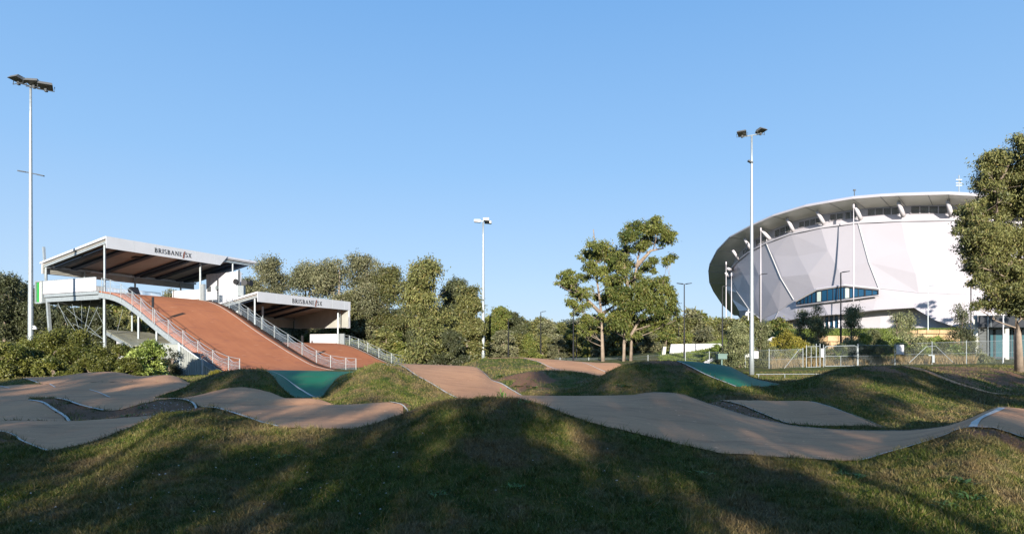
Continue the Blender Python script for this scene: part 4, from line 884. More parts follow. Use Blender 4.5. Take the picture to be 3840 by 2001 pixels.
m = MB(); pbox(m, 3669, 3699, YP-.3, YP+.1, H-2.2, Z_(1232)); m.build('louvre_wall', corr_mat('louvre_wall', (.16,.17,.17), (0,0,1), .2, .06), PE)
YG = YP+3
m = MB(); pbox(m, 3702, 4400, YG, YG+.3, H-2.2, Z_(1232)); gl_ = m.build('glazing', mat('shop_glass', (.04,.10,.12), .15, spec=.6), PE)
m = MB()
for px in (3706,3726,3731,3760,3790,3800,3830,3860): m.bar((X_(px,YG),YG-.05,H-2.2), (X_(px,YG),YG-.05,Z_(1232)), .1, .08)
m.bar((X_(3706,YG),YG-.08,Z_(1340,YG)), (X_(4300,YG),YG-.08,Z_(1340,YG)), .12, .2); m.build('mullion', M_DARK, gl_)
m = MB(); m.tube([(X_(3770),YP-.2,H-2.2), (X_(3770),YP-.2,Z_(1228))], .28, 14); m.build('column', M_CONC, PE, smooth=True)
# ------------------------------------------------------------ poles and lamps
M_FLOOD = mat('flood_housing', (.16,.15,.13), .45, metal=.3)
M_LENS = mat('flood_glass', (.62,.64,.66), .15, spec=.7)
def gz_at(px, d): return H+float(height(px, d))
def up(px, py, d): return Vector(P(px, py, d))
def pole_px(px, d, ytop, r0, r1, n=10):
    x = (px-CX)/F*d; z0 = gz_at(px, d)-.2; z1 = H+(HY-ytop)/F*d
    m = MB(); m.tube([(x,d,z0+(z1-z0)*i/n) for i in range(n+1)], [r0+(r1-r0)*i/n for i in range(n+1)], 12); return m
def flood(parent, c, size, yaw, tilt):
    """a floodlight: wedge housing, bulging lens, stirrup bracket"""
    c = Vector(c); ca, sa = math.cos(yaw), math.sin(yaw)
    def Q(x, y, z):
        y2 = y*math.cos(tilt)-z*math.sin(tilt); z2 = y*math.sin(tilt)+z*math.cos(tilt)
        return (c.x+(x*ca-y2*sa)*size, c.y+(x*sa+y2*ca)*size, c.z+z2*size)
    m = MB(); m.hexa([Q(-.5,-.55,-.1),Q(.5,-.55,-.1),Q(.42,.45,-.1),Q(-.42,.45,-.1),Q(-.42,-.35,.18),Q(.42,-.35,.18),Q(.3,.3,.24),Q(-.3,.3,.24)])
    h_ = m.build('flood_housing', M_FLOOD, parent, bevel=.02)
    m = MB(); m.add([Q(.38*math.cos(a)*math.cos(b), .32*math.sin(a)*math.cos(b)+.05, .10+.24*math.sin(b)) for b in (0,.5,1.0,1.4) for a in np.linspace(0, 2*math.pi, 13)[:-1]], [(j*12+i, j*12+(i+1)%12, (j+1)*12+(i+1)%12, (j+1)*12+i) for j in range(3) for i in range(12)]+[tuple(36+i for i in range(12))])
    m.build('reflector_dome', M_LENS, h_, smooth=True)
    m = MB(); m.tube([Q(-.55,0,.05), Q(-.55,0,-.35), Q(.55,0,-.35), Q(.55,0,.05)], .03*size, 5); m.box(c.x-.09*size, c.x+.09*size, c.y-.09*size, c.y+.09*size, c.z-.45*size, c.z-.2*size); m.build('stirrup', M_DARK, h_)
# left pole
dL = 56.3
LP = empty('floodlight_pole', (up(115,1400,dL).x, dL, gz_at(115,dL)), 'tallest galvanised floodlight pole with three floodlights, far left', 'floodlight pole', 'galvanised floodlight poles')
pole_px(115, dL, 322, .24, .09).build('pole', M_GALV, LP, smooth=True)
x = up(115,0,dL).x
m = MB(); m.tube([up(64,309,dL-.3), up(116,324,dL), up(166,338,dL+.3)], .06, 6); m.build('cross_arm', M_DARK, LP)
for px, py, yw in ((70,298,-.3),(128,311,.15),(173,324,.5)): flood(LP, up(px,py,dL-.1), 1.15, yw, -.15)
for px0, py0, px1, py1 in ((113,648,67,640),(121,650,165,660)):
    m = MB(); m.bar(up(px0,py0,dL), up((px0+px1)/2,(py0+py1)/2,dL), .10, .07); m.bar(up((px0*.65+px1*.35),(py0*.65+py1*.35),dL), up(px1,py1,dL), .16, .09); m.build('side_light', M_DARK, LP)
m = MB(); m.bar(up(120,1222,dL), up(131,1222,dL), .08, .08); m.tube([up(131,1222,dL), up(131,1228,dL), up(131,1234,dL)], [.05,.16,.18], 10); m.build('camera_housing', M_WHITE, LP)
# right pole
dR = 47.0
RP = empty('floodlight_pole', (up(2819,1400,dR).x, dR, gz_at(2819,dR)), 'galvanised pole with two floodlights standing before the velodrome', 'floodlight pole', 'galvanised floodlight poles')
pole_px(2819, dR, 509, .185, .07).build('pole', M_GALV, RP, smooth=True)
m = MB(); m.tube([up(2786,513,dR), up(2855,502,dR)], .045, 6); m.build('cross_arm', M_GALV, RP)
flood(RP, up(2783,501,dR), .72, -.5, -.3); flood(RP, up(2852,491,dR), .72, .5, -.25)
m = MB(); m.bar(up(2805,602,dR), up(2822,612,dR), .26, .1); m.build('side_light', M_DARK, RP)
m = MB(); m.box(up(2824,0,dR).x, up(2843,0,dR).x, dR-.06, dR-.03, up(0,1343,dR).z, up(0,1316,dR).z); m.build('notice_plate', M_WHITE, RP)
m = MB(); m.bar(up(2818,1169,dR), up(2800,1169,dR), .07, .07); m.tube([up(2800,1169,dR), up(2800,1176,dR), up(2800,1183,dR)], [.05,.12,.13], 10); m.bar(up(2806,1200,dR), up(2806,1160,dR), .05,.05); m.build('camera_housing', M_WHITE, RP)
# middle pole
dM = 76.0
MP = empty('floodlight_pole', (up(1811,1400,dM).x, dM, gz_at(1811,dM)), 'galvanised pole with three flat lights rising from the middle of the wood', 'floodlight pole', 'galvanised floodlight poles')
pole_px(1812, dM, 832, .24, .10).build('pole', M_GALV, MP, smooth=True)
for px, py, w_, mt_ in ((1790,828,24,M_WHITE),(1823,822,22,M_WHITE),(1830,833,26,M_FLOOD)):
    m = MB(); c = up(px,py,dM+(.6 if mt_ is M_FLOOD else -.3)); w2 = w_/F*dM/2; m.hexa([(c.x-w2,c.y-.3,c.z-.14),(c.x+w2,c.y-.3,c.z-.2),(c.x+w2,c.y+.3,c.z-.2),(c.x-w2,c.y+.3,c.z-.14),(c.x-w2,c.y-.3,c.z+.14),(c.x+w2,c.y-.3,c.z+.14),(c.x+w2,c.y+.3,c.z+.1),(c.x-w2,c.y+.3,c.z+.14)]); m.build('flat_light', mt_, MP, bevel=.02)
m = MB(); m.bar(up(1796,828,dM), up(1832,830,dM), .08, .08); m.build('cross_arm', M_GALV, MP)
# black lamp posts
LAMPS = [(1906,1197,84,1,'black lamp post with single curved arm right of the middle floodlight pole'),(1973,1238,100,0,'thin dark lamp post deep among the middle trees'),(2028,1169,92,1,'black lamp post with single arm against the far hill'),(2150,1165,66,0,'tall black post left of the leaning gum trees'),(2162,1235,80,1,'short black lamp post just right of the tall black post'),(2230,1272,95,1,'small dark lamp post left of the first gum trunk'),
 (2566,1065,66,2,'black lamp post with two arms left of the velodrome'),(2546,1222,90,0,'small black post behind the two-armed lamp'),(2709,1073,64,1,'black lamp post before the left end of the velodrome roof'),(2850,1029,68,1,'black lamp post right of the big galvanised pole'),(3153,1021,58,1,'black lamp post in front of the ribbon window'),(3641,1054,66,0,'black lamp post left of the dark entrance block'),(3480,1073,78,3,'pale lamp post standing on the terrace against the white wall')]
for px, yt, d, kind, lb in LAMPS:
    r = empty('lamp_post', (up(px,0,d).x, d, gz_at(px,d)), lb, 'lamp post', 'slender lamp posts'); mt_ = M_GALV if kind == 3 else M_BLACK
    z0 = gz_at(px, d); x = up(px,0,d).x; zt = up(px,yt,d).z
    m = MB(); kr = .7 if kind == 3 else 1; m.tube([(x,d,z0-.2),(x,d,z0+(zt-z0)*.4),(x,d,z0+(zt-z0)*.4+.05),(x,d,zt)], [.10*kr,.09*kr,.065*kr,.055*kr], 8); m.build('post', mt_, r)
    sides = {0:[],1:[1],2:[-1,1],3:[1]}[kind]
    for s_ in sides:
        m = MB(); L_ = .8; m.bar((x,d,zt-.02), (x+s_*L_*.3,d-.05,zt+.02), .06, .05); m.hexa([(x+s_*a,d+b,zt+c) for a,b,c in ((.15,-.16,-.02),(L_,-.12,.08),(L_,.12,.08),(.15,.16,-.02),(.15,-.12,.07),(L_,-.09,.14),(L_,.09,.14),(.15,.12,.07))]); m.build('lamp_head', mt_, r)
# white flag pole by the entrance
r = empty('flag_pole', (up(3762,0,64).x,64,gz_at(3762,64)), 'slim white pole before the entrance column', 'pole'); m = MB(); m.tube([(up(3762,0,64).x,64,gz_at(3762,64)-.2), up(3762,1158,64)], .05, 6); m.build('post', M_WHITE, r)
m = MB(); m.box(up(3763,0,64).x, up(3763,0,64).x+.45, 64-.01, 64+.01, up(0,1340,64).z, up(0,1250,64).z); m.build('banner', M_WHITE, r)
r = empty('flag_pole', (up(3705,0,80).x,80,H+2), 'thin grey pole against the velodrome wall above the entrance block', 'pole'); m = MB(); m.tube([(up(3705,0,78).x,78,H-1), up(3705,1085,78)], .045, 6); m.build('post', M_GALV, r)
# ------------------------------------------------------------ chain-link fence
def chain_mat():
    g = N('chain_link'); tc = g.geo.outputs['Position']
    sx = g.t.nodes.new('ShaderNodeSeparateXYZ'); g.link(tc, sx.inputs[0])
    k = math.pi/.075
    a = g.math('ABSOLUTE', g.math('SINE', g.math('MULTIPLY', g.math('ADD', sx.outputs[0], sx.outputs[2]), k)))
    b = g.math('ABSOLUTE', g.math('SINE', g.math('MULTIPLY', g.math('SUBTRACT', sx.outputs[0], sx.outputs[2]), k)))
    f = g.math('LESS_THAN', g.math('MINIMUM', a, b), .13)
    tr = g.t.nodes.new('ShaderNodeBsdfTransparent'); mx = g.t.nodes.new('ShaderNodeMixShader'); out = g.t.nodes['Material Output']
    g.b.inputs['Base Color'].default_value = (.13,.145,.145,1); g.b.inputs['Metallic'].default_value = .2; g.b.inputs['Roughness'].default_value = .5
    g.link(f, mx.inputs[0]); g.link(tr.outputs[0], mx.inputs[1]); g.link(g.b.outputs[0], mx.inputs[2]); g.link(mx.outputs[0], out.inputs[0]); return g.m
M_CHAIN = chain_mat()
FE = empty('chain_link_fence', (up(3300,0,53).x, 53, gz_at(3300,53)), 'long galvanised chain-link fence below the velodrome terrace', 'fence')
def fence_run(root, nodes, posts, rail=False):
    """nodes: (px, depth, ytop) along the run"""
    nodes_d = [(px, d) for px, d, y in nodes]
    def at(px): return float(np.interp(px, [n[0] for n in nodes], [n[1] for n in nodes])), float(np.interp(px, [n[0] for n in nodes], [n[2] for n in nodes]))
    m = MB(); pxs = np.linspace(nodes[0][0], nodes[-1][0], max(4, int((nodes[-1][0]-nodes[0][0])/40)))
    vs = []
    for px in pxs:
        d, y = at(px); x = (px-CX)/F*d; vs += [(x, d, gz_at(px, d)-.05), (x, d, H+(HY-y)/F*d)]
    m.add(vs, [(2*i, 2*i+2, 2*i+3, 2*i+1) for i in range(len(pxs)-1)]); m.build('chain_mesh', M_CHAIN, root)
    m = MB(); m.tube([vs[2*i+1] for i in range(len(pxs))], .012 if not rail else .025, 5); m.tube([(vs[2*i][0], vs[2*i][1], (vs[2*i][2]+vs[2*i+1][2])/2) for i in range(len(pxs))], .008, 4); m.build('line_wire', M_GALV, root)
    for px in posts:
        d, y = at(px); x = (px-CX)/F*d; m = MB(); m.tube([(x,d,gz_at(px,d)-.2),(x,d,H+(HY-y)/F*d+.12)], .032, 6); m.build('fence_post', M_GALV, root)
fence_run(FE, [(2884,53.5,1312),(3011,53,1308)], [2884,3011])
fence_run(FE, [(3218,53,1294),(3356,53,1293)], [3356])
fence_run(FE, [(3356,53,1288),(3495,53,1284),(3840,53,1274),(4300,53,1262)], [3495,3624,3760,3900,4040,4200])
fence_run(FE, [(2080,78,1343),(2300,74,1343),(2560,62,1324),(2740,57,1318),(2884,53.5,1312)], [2100,2208,2320,2430,2570,2660,2742,2795])
m = MB(); X5 = lambda px: (px-CX)/F*53; Z5 = lambda py: H+(HY-py)/F*53
m.tube([(X5(2938),53,Z5(1384)), (X5(2996),53,Z5(1310)), (X5(3012),53,Z5(1307))], .022, 6); m.build('brace', M_GALV, FE)
m = MB(); m.tube([(X5(3410),53,Z5(1359)), (X5(3474),53,Z5(1299)), (X5(3495),53,Z5(1297))], .022, 6); m.build('brace', M_GALV, FE)
m = MB(); m.tube([(X5(3495),53,Z5(1297)), (X5(3510),53,Z5(1297)), (X5(3574),53,Z5(1358))], .022, 6); m.build('brace', M_GALV, FE)
m = MB(); m.tube([(X5(3217),53,gz_at(3217,53)-.2), (X5(3217),53,Z5(1288))], .055, 8); m.build('gate_post', M_GALV, FE)
# gates: narrow pedestrian gate and wide vehicle gate
GT = empty('gate', (X5(3050),53,gz_at(3050,53)), 'narrow steel gate frame between tall posts in the chain-link fence', 'gate')
m = MB()
for px, yt in ((3024,1293),(3061,1288),(3075,1288),(3088,1292)): m.tube([(X5(px),53,gz_at(px,53)-.1), (X5(px),53,Z5(yt))], .034, 6)
m.build('frame', M_GALV, GT)
m = MB()
for y in (1299,1338,1376): m.tube([(X5(3026),52.95,Z5(y)), (X5(3073),52.95,Z5(y-2))], .024, 6)
m.tube([(X5(3041),52.95,Z5(1300)), (X5(3041),52.95,Z5(1377))], .022, 6); m.build('crossbar', M_GALV, GT)
m = MB(); m.box(X5(3077), X5(3087), 52.9, 52.93, Z5(1338), Z5(1306)); m.build('notice_plate', M_WHITE, GT)
GT2 = empty('gate', (X5(3150),53,gz_at(3150,53)), 'wide round-cornered steel gate right of the narrow gate', 'gate')
m = MB(); m.tube([(X5(a),53,Z5(b)) for a, b in ((3093,1371),(3093,1304),(3096,1299),(3103,1297),(3204,1295),(3211,1298),(3214,1304),(3214,1370),(3093,1372))], .034, 6); m.tube([(X5(3093),53,Z5(1335)), (X5(3214),53,Z5(1333))], .022, 6); m.tube([(X5(3153),53,Z5(1333)), (X5(3153),53,Z5(1371))], .022, 6); m.build('frame', M_GALV, GT2)
m = MB(); m.add([(X5(3093),53,Z5(1371)),(X5(3214),53,Z5(1370)),(X5(3214),53,Z5(1297)),(X5(3093),53,Z5(1299))], [(0,1,2,3)]); m.build('mesh_infill', M_CHAIN, GT2)
m = MB(); m.box(X5(3359), X5(3387), 52.9, 52.93, Z5(1327), Z5(1292)); thing1('sign_board', m, M_WHITE, 'blank white board fixed to the fence right of the gates', 'sign')
m = MB(); m.box(X5(3490), X5(3499), 52.8, 52.9, Z5(1358), Z5(1330)); m.box(X5(3476), X5(3490), 52.8, 52.88, Z5(1333), Z5(1329)); thing1('meter_box', m, M_GALV, 'small grey box on the fence post between two braces', 'box')
# green cabinet and low rail
m = MB(); d = 52; m.box(up(2689,0,d).x, up(2722,0,d).x, d-.3, d+.3, up(0,1345,d).z, up(0,1328,d).z); m.box(up(2687,0,d).x, up(2724,0,d).x, d-.35, d+.35, up(0,1328,d).z, up(0,1325,d).z); m.box(up(2703,0,d).x, up(2708,0,d).x, d-.1, d+.1, gz_at(2705,d)-.1, up(0,1345,d).z); thing1('cabinet', m, mat('cabinet_green', (.10,.16,.14), .5), 'small grey-green cabinet beside the white stair', 'cabinet')
RL = empty('low_rail', (up(2990,0,42).x,42,gz_at(2990,42)), 'low white pipe rail on the grass right of the galvanised pole', 'rail')
zr_ = up(0,1402,42).z
m = MB(); m.tube([(up(2835,0,42).x,42,zr_), (up(3160,0,42).x,42,zr_+.02)], .022, 6); m.build('rail', M_GALV, RL)
for px in (2845,2943,3060): m = MB(); m.tube([(up(px,0,42).x,42,gz_at(px,42)-.1), (up(px,0,42).x,42,zr_)], .02, 6); m.build('post', M_GALV, RL)
# ------------------------------------------------------------ white walls, stair and sandstone terrace
m = MB(); d = 74; m.slab([up(2517,1290,d), up(2700,1287,d), up(2715,1300,d), up(2715,1400,d), up(2497,1400,d)], (0,.35,0)); thing1('low_wall', m, M_WHITE, 'low white concrete wall left of the velodrome', 'wall')
m = MB(); d = 73; m.slab([up(2488,1299,d), up(2499,1299,d), up(2494,1345,d), up(2480,1345,d)], (0,.5,0)); thing1('wall_end', m, mat('cream_block', (.52,.50,.42), .7), 'leaning cream slab at the left end of the low white wall', 'slab')
ST = empty('staircase', (up(2680,0,60).x,60,gz_at(2680,60)), 'white concrete stair with sloping side wall rising to the velodrome', 'staircase')
m = MB(); d = 60; m.slab([up(2628,1362,d), up(2668,1342,d), up(2722,1326,d), up(2765,1344,d), up(2765,1420,d), up(2628,1420,d)], (.5,.5,0)); m.build('side_wall', M_WHITE, ST)
m = MB(); d = 66; m.slab([up(2828,1302,d), up(2896,1262,d), up(2896,1295,d), up(2850,1335,d), up(2828,1420,d)], (.5,.5,0)); m.build('upper_wall', M_WHITE, ST)
m = MB()
for i in range(9): a = up(2765+i*7.5, 1356-i*6.2, 61+i*.55); m.box(a.x-.1, a.x+1.6, a.y, a.y+.9, a.z-.9, a.z)
m.build('step', M_CONC, ST)
m = MB(); m.tube([up(2705,1356,60.2), up(2765,1330,61), up(2840,1268,66)], .03, 6); m.build('handrail', M_GALV, ST)
M_SAND = None
g = N('sandstone_block'); oi = g.t.nodes.new('ShaderNodeObjectInfo'); rn = g.noise(.8, 5, .65); fine = g.noise(9, 5, .7)
g.color(g.mix(g.rng(fine, .35, .7, 0, .5), g.mix(g.rng(rn, .38, .62), (.40,.26,.13), (.50,.37,.22)), (.24,.16,.10))); g.bump(fine, .7, .05); M_SAND = g.m
TW = empty('retaining_wall', (up(3130,0,68).x,68,gz_at(3130,68)), 'stepped sandstone block wall below the glazed doors', 'wall')
TW2 = empty('retaining_wall', (up(3500,0,68).x,68,gz_at(3500,68)), 'stepped sandstone block wall behind the bushes at the foot of the white wall', 'wall')
random.seed(3)
for root, px0, px1, rows in ((TW, 3070, 3240, [(1258,1279,74),(1280,1297,72),(1297,1309,70.5),(1326,1344,67)]), (TW2, 3390, 3600, [(1236,1250,75),(1251,1264,74),(1265,1280,72.5),(1281,1300,71)])):
    for y0, y1, d in rows:
        m = MB(); px = px0
        while px < px1:
            w_ = random.uniform(26, 52); e = random.uniform(-.06, .06)
            a = up(px+.6,y1,d+e); b = up(min(px+w_,px1)-.6,y0+random.uniform(-.6,.6),d+e); m.box(a.x, b.x, d+e, d+e+1.0, a.z, b.z-.02); px += w_
        m.build('block_course', M_SAND, root, bevel=.04)
# ------------------------------------------------------------ vegetation
def leaf_mat(name, a, b, c, rough=.5):
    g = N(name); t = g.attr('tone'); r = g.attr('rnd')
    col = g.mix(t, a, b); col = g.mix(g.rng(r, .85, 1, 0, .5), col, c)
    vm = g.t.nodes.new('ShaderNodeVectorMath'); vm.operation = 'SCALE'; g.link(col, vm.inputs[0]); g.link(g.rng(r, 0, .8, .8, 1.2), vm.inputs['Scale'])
    oi = g.t.nodes.new('ShaderNodeObjectInfo'); vm2 = g.t.nodes.new('ShaderNodeVectorMath'); vm2.operation = 'SCALE'; g.link(vm.outputs[0], vm2.inputs[0]); g.link(g.rng(oi.outputs['Random'], 0, 1, .78, 1.2), vm2.inputs['Scale'])
    g.color(vm2.outputs[0]); g.b.inputs['Roughness'].default_value = rough; g.b.inputs['Specular IOR Level'].default_value = .25; return g.m
M_EUC = leaf_mat('gum_leaf', (.060,.068,.022), (.150,.148,.048), (.22,.14,.06))
M_EUC2 = leaf_mat('grey_gum_leaf', (.060,.066,.032), (.155,.150,.075), (.25,.20,.13))
M_EUCG = leaf_mat('green_gum_leaf', (.050,.072,.016), (.140,.150,.034), (.22,.12,.05))
M_EUCD = leaf_mat('dark_gum_leaf', (.028,.034,.016), (.075,.082,.035), (.10,.09,.05))
M_HEDGE = leaf_mat('hedge_leaf', (.038,.052,.009), (.125,.125,.026), (.22,.20,.08), .45)
M_BUSHG = leaf_mat('bright_bush_leaf', (.070,.105,.018), (.20,.235,.055), (.30,.34,.14), .4)
M_ACAC = leaf_mat('wattle_leaf', (.085,.080,.010), (.215,.185,.030), (.25,.16,.03))
M_YOUNG = leaf_mat('young_gum_leaf', (.070,.082,.035), (.185,.190,.085), (.26,.24,.13))
M_FARL = leaf_mat('hazed_wood_leaf', (.065,.080,.062), (.120,.135,.098), (.14,.13,.10))  # distance haze mixed into the leaf colour, greyer than the near gums
M_BARK = mat('pale_gum_bark', (.25,.195,.15), .85, var=.35, scale=1.5, bump=.6, bscale=12)
M_BARKD = mat('grey_bark', (.17,.13,.10), .9, var=.35, scale=1.5, bump=.6, bscale=12)
M_DRY = leaf_mat('dry_grass', (.20,.14,.06), (.34,.25,.12), (.40,.30,.18))
def leaves(cl, n, L, W, droop, rs, sub=9, flat=.8, spread=.36):
    """cl: (k,4) cluster centres and radii -> V, quads, rnd, tone"""
    cl = np.asarray(cl, float); S_, ss, tn = [], [], []
    for x, y, z, r in cl:
        k = max(3, int(sub*(r if r < 2.5 else 2.5))); v = rs.normal(size=(k,3)); v /= np.linalg.norm(v, axis=1)[:,None]
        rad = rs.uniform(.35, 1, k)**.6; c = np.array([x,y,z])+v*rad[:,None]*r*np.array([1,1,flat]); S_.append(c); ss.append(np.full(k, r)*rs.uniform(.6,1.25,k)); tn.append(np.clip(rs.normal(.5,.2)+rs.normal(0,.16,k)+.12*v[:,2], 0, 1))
    S_ = np.concatenate(S_); ss = np.concatenate(ss); tn = np.concatenate(tn)
    p = ss**1.6; i = rs.choice(len(S_), n, p=p/p.sum())
    off = rs.normal(size=(n,3)); off[:,2] *= .75
    Pn = S_[i]+off*(ss[i]*spread*.62)[:,None]
    d = rs.normal(size=(n,3)); d /= np.linalg.norm(d, axis=1)[:,None]; d[:,2] -= droop; d /= np.linalg.norm(d, axis=1)[:,None]
    s = np.cross(d, rs.normal(size=(n,3))); s /= np.linalg.norm(s, axis=1)[:,None]+1e-9
    l = L*rs.uniform(.6,1.3,n)[:,None]; w = W*rs.uniform(.7,1.3,n)[:,None]
    V = np.stack([Pn, Pn+d*l*.45+s*w*.5, Pn+d*l, Pn+d*l*.45-s*w*.5], 1).reshape(-1,3)
    r = np.repeat(rs.uniform(0,1,n), 4); t = np.repeat(np.clip(tn[i]+rs.normal(0,.1,n),0,1), 4)
    return V, np.arange(4*n).reshape(-1,4), r, t, S_
def wood(trunks, cl, twigs, rs, r0, sub=None):
    """trunk polylines + a limb to every cluster; returns MB"""
    m = MB(); tp = []
    for tr in trunks:
        tr = [Vector(p) for p in tr[0:]]; n = len(tr); rr = [r0*(1-.82*i/(n-1))+.02 for i in range(n)]
        rr[0] *= 1.25; m.tube(tr, rr, 9)
        for i in range(n-1):
            for k in range(6): tp.append((tr[i].lerp(tr[i+1], k/6), rr[i]+(rr[i+1]-rr[i])*k/6))
    for x, y, z, r in cl:
        c = Vector((x,y,z-r*.15)); best = None
        for p, rad in tp:
            dz = c.z-p.z; h = math.hypot(c.x-p.x, c.y-p.y)
            sc = (c-p).length+(6 if dz < h*.35 else 0)+abs(dz-h*1.1)*.35
            if best is None or sc < best[0]: best = (sc, p, rad)
        p, rad = best[1], best[2]; rb = max(.022, min(rad*.55, .045+.03*r)); md = p.lerp(c, .5)+Vector((rs.normal()*.12, rs.normal()*.12, -.10))*(c-p).length*.5
        m.tube([p, p.lerp(md,.5)+Vector((0,0,-.03*r)), md, c], [rb, rb*.8, rb*.6, rb*.3], 5, False)
        tp.append((md, rb*.6))
        for _ in range(twigs):
            e = c+Vector(rs.normal(size=3))*r*.55; m.tube([md.lerp(c, rs.uniform(.3,1)), e], [rb*.35, .008], 4, False)
    return m
def tree(name, base, trunks, cl, n, L, W, leafm, barkm, r0, label, cat, group=None, droop=.9, sub=9, seed=1, twigs=3, flat=.8, spread=.36):
    rs = np.random.default_rng(seed); root = empty(name, base, label, cat, group)
    wood(trunks, cl, twigs, rs, r0).build('trunk', barkm, root, smooth=True)
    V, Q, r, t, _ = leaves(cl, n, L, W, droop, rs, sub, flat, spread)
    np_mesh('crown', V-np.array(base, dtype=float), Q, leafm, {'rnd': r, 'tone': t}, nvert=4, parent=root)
    return root
def auto_tree(seed, h, cw, kind, leafm, barkm, n, L, W, name='gum_tree', label=None, group=None, lo=.25, base=(0,0,0), droop=.9, ntr=1, lean=.03, spread=.36, cat='tree'):
    rs = np.random.default_rng(seed); bx, by, bz = base; cl = []
    k = {'round':34,'tall':32,'open':26,'bush':26}[kind]
    for i in range(k):
        f = rs.uniform(0,1); z = lo+(1-lo)*f
        prof = {'round': math.sin(math.pi*min(1,(f*.80+.18)))**.7, 'tall': (1-f)**.55*.9+.12, 'open': math.sin(math.pi*(f*.7+.22)), 'bush': math.sqrt(max(.05,1-f*f))}[kind]
        a = rs.uniform(0,2*math.pi); q = cw/2*prof*math.sqrt(rs.uniform(.02,1))*.80; r = h*rs.uniform(.065,.12)*(1.25 if kind=='bush' else 1)
        cl.append((bx+q*math.cos(a), by+q*math.sin(a), bz+z*h-r*.6, r))
    trs = []
    for _ in range(ntr):
        lx, ly = rs.normal()*lean*h, rs.normal()*lean*h
        trs.append([(bx+rs.normal()*.1,by,bz-.2),(bx+lx*.3,by+ly*.3,bz+h*.3),(bx+lx*.8+rs.normal()*.1,by+ly*.7,bz+h*.6),(bx+lx,by+ly,bz+h*(.88 if kind != 'bush' else .62))])
    return tree(name, base, trs, cl, n, L, W, leafm, barkm, max(.05, h*.016), label, cat, group, droop, 9, seed, 3, .8, spread)
def px_tree(name, px, d, yb, trunks, cl, n, L, W, leafm, barkm, r0, label, group=None, depth=.6, seed=1, grow=1.0, **k):
    """crown lumps and trunks measured on the photograph, each given its own depth about the trunk"""
    rs = np.random.default_rng(seed+100); s = d/F; cl = cl+[(a+rs.uniform(-1.15,1.15)*r, b+rs.uniform(-.6,1.1)*r, r*rs.uniform(.35,.6)) for a, b, r in cl for _ in range(2)]; base = (up(px,0,d).x, d, H+(HY-yb)/F*d)
    C_ = [(lambda dd: (*up(a, b, dd), r*s*grow))(d+rs.uniform(-1,1)*depth*140*s) for a, b, r in cl]
    T_ = [[tuple(up(a, b, d+rs.normal()*.15)) for a, b in tr] for tr in trunks]
    return tree(name, base, T_, C_, n, L, W, leafm, barkm, r0, label, 'tree', group, seed=seed, **k)
# the tall gum at the right edge
px_tree('gum_tree', 3812, 39, 1392, [[(3822,1396),(3816,1250),(3806,1130),(3818,1000),(3838,850),(3850,700),(3862,540)],[(3812,1060),(3770,950),(3735,820),(3745,700),(3790,600)]],
 [(3735,610,42),(3770,590,38),(3700,690,40),(3760,700,48),(3720,770,45),(3800,760,50),(3830,650,45),(3870,560,50),(3900,640,60),(3845,900,50),(3640,790,36),(3655,840,38),(3625,880,30),(3660,930,45),(3700,880,48),(3750,880,50),(3690,990,42),(3730,960,45),(3780,1010,50),(3830,1020,50),(3640,980,22),(3680,1050,30),(3740,1070,42),(3790,1100,45),(3840,1120,45),(3720,1130,32),(3660,1145,18),(3770,1150,30),(3900,760,60),(3920,900,60),(3910,1040,55),(3960,700,60),(3980,850,60),(3970,1000,55),(3835,520,28),(3612,820,20),(3720,650,30),(3845,1170,25)],
 150000, .20, .062, M_EUC, M_BARK, .19, 'tall dense gum tree at the right edge in front of the velodrome', seed=11, grow=1.18, sub=22, twigs=4, spread=.45, depth=.5)
px_tree('gum_tree', 3935, 70, 1368, [[(3935,1372),(3930,1200),(3935,1050),(3940,960)]], [(3900,1080,30),(3940,1050,34),(3975,1090,30),(3895,1000,26),(3950,980,30),(3920,930,24),(3985,1030,24),(3880,1130,22),(3925,1140,26)], 9000, .32, .11, M_EUC, M_BARK, .2, 'unseen gum tree added beyond the right edge to shade the velodrome wall', seed=12, depth=.4)  # added out of view so that its shade patches the white velodrome wall
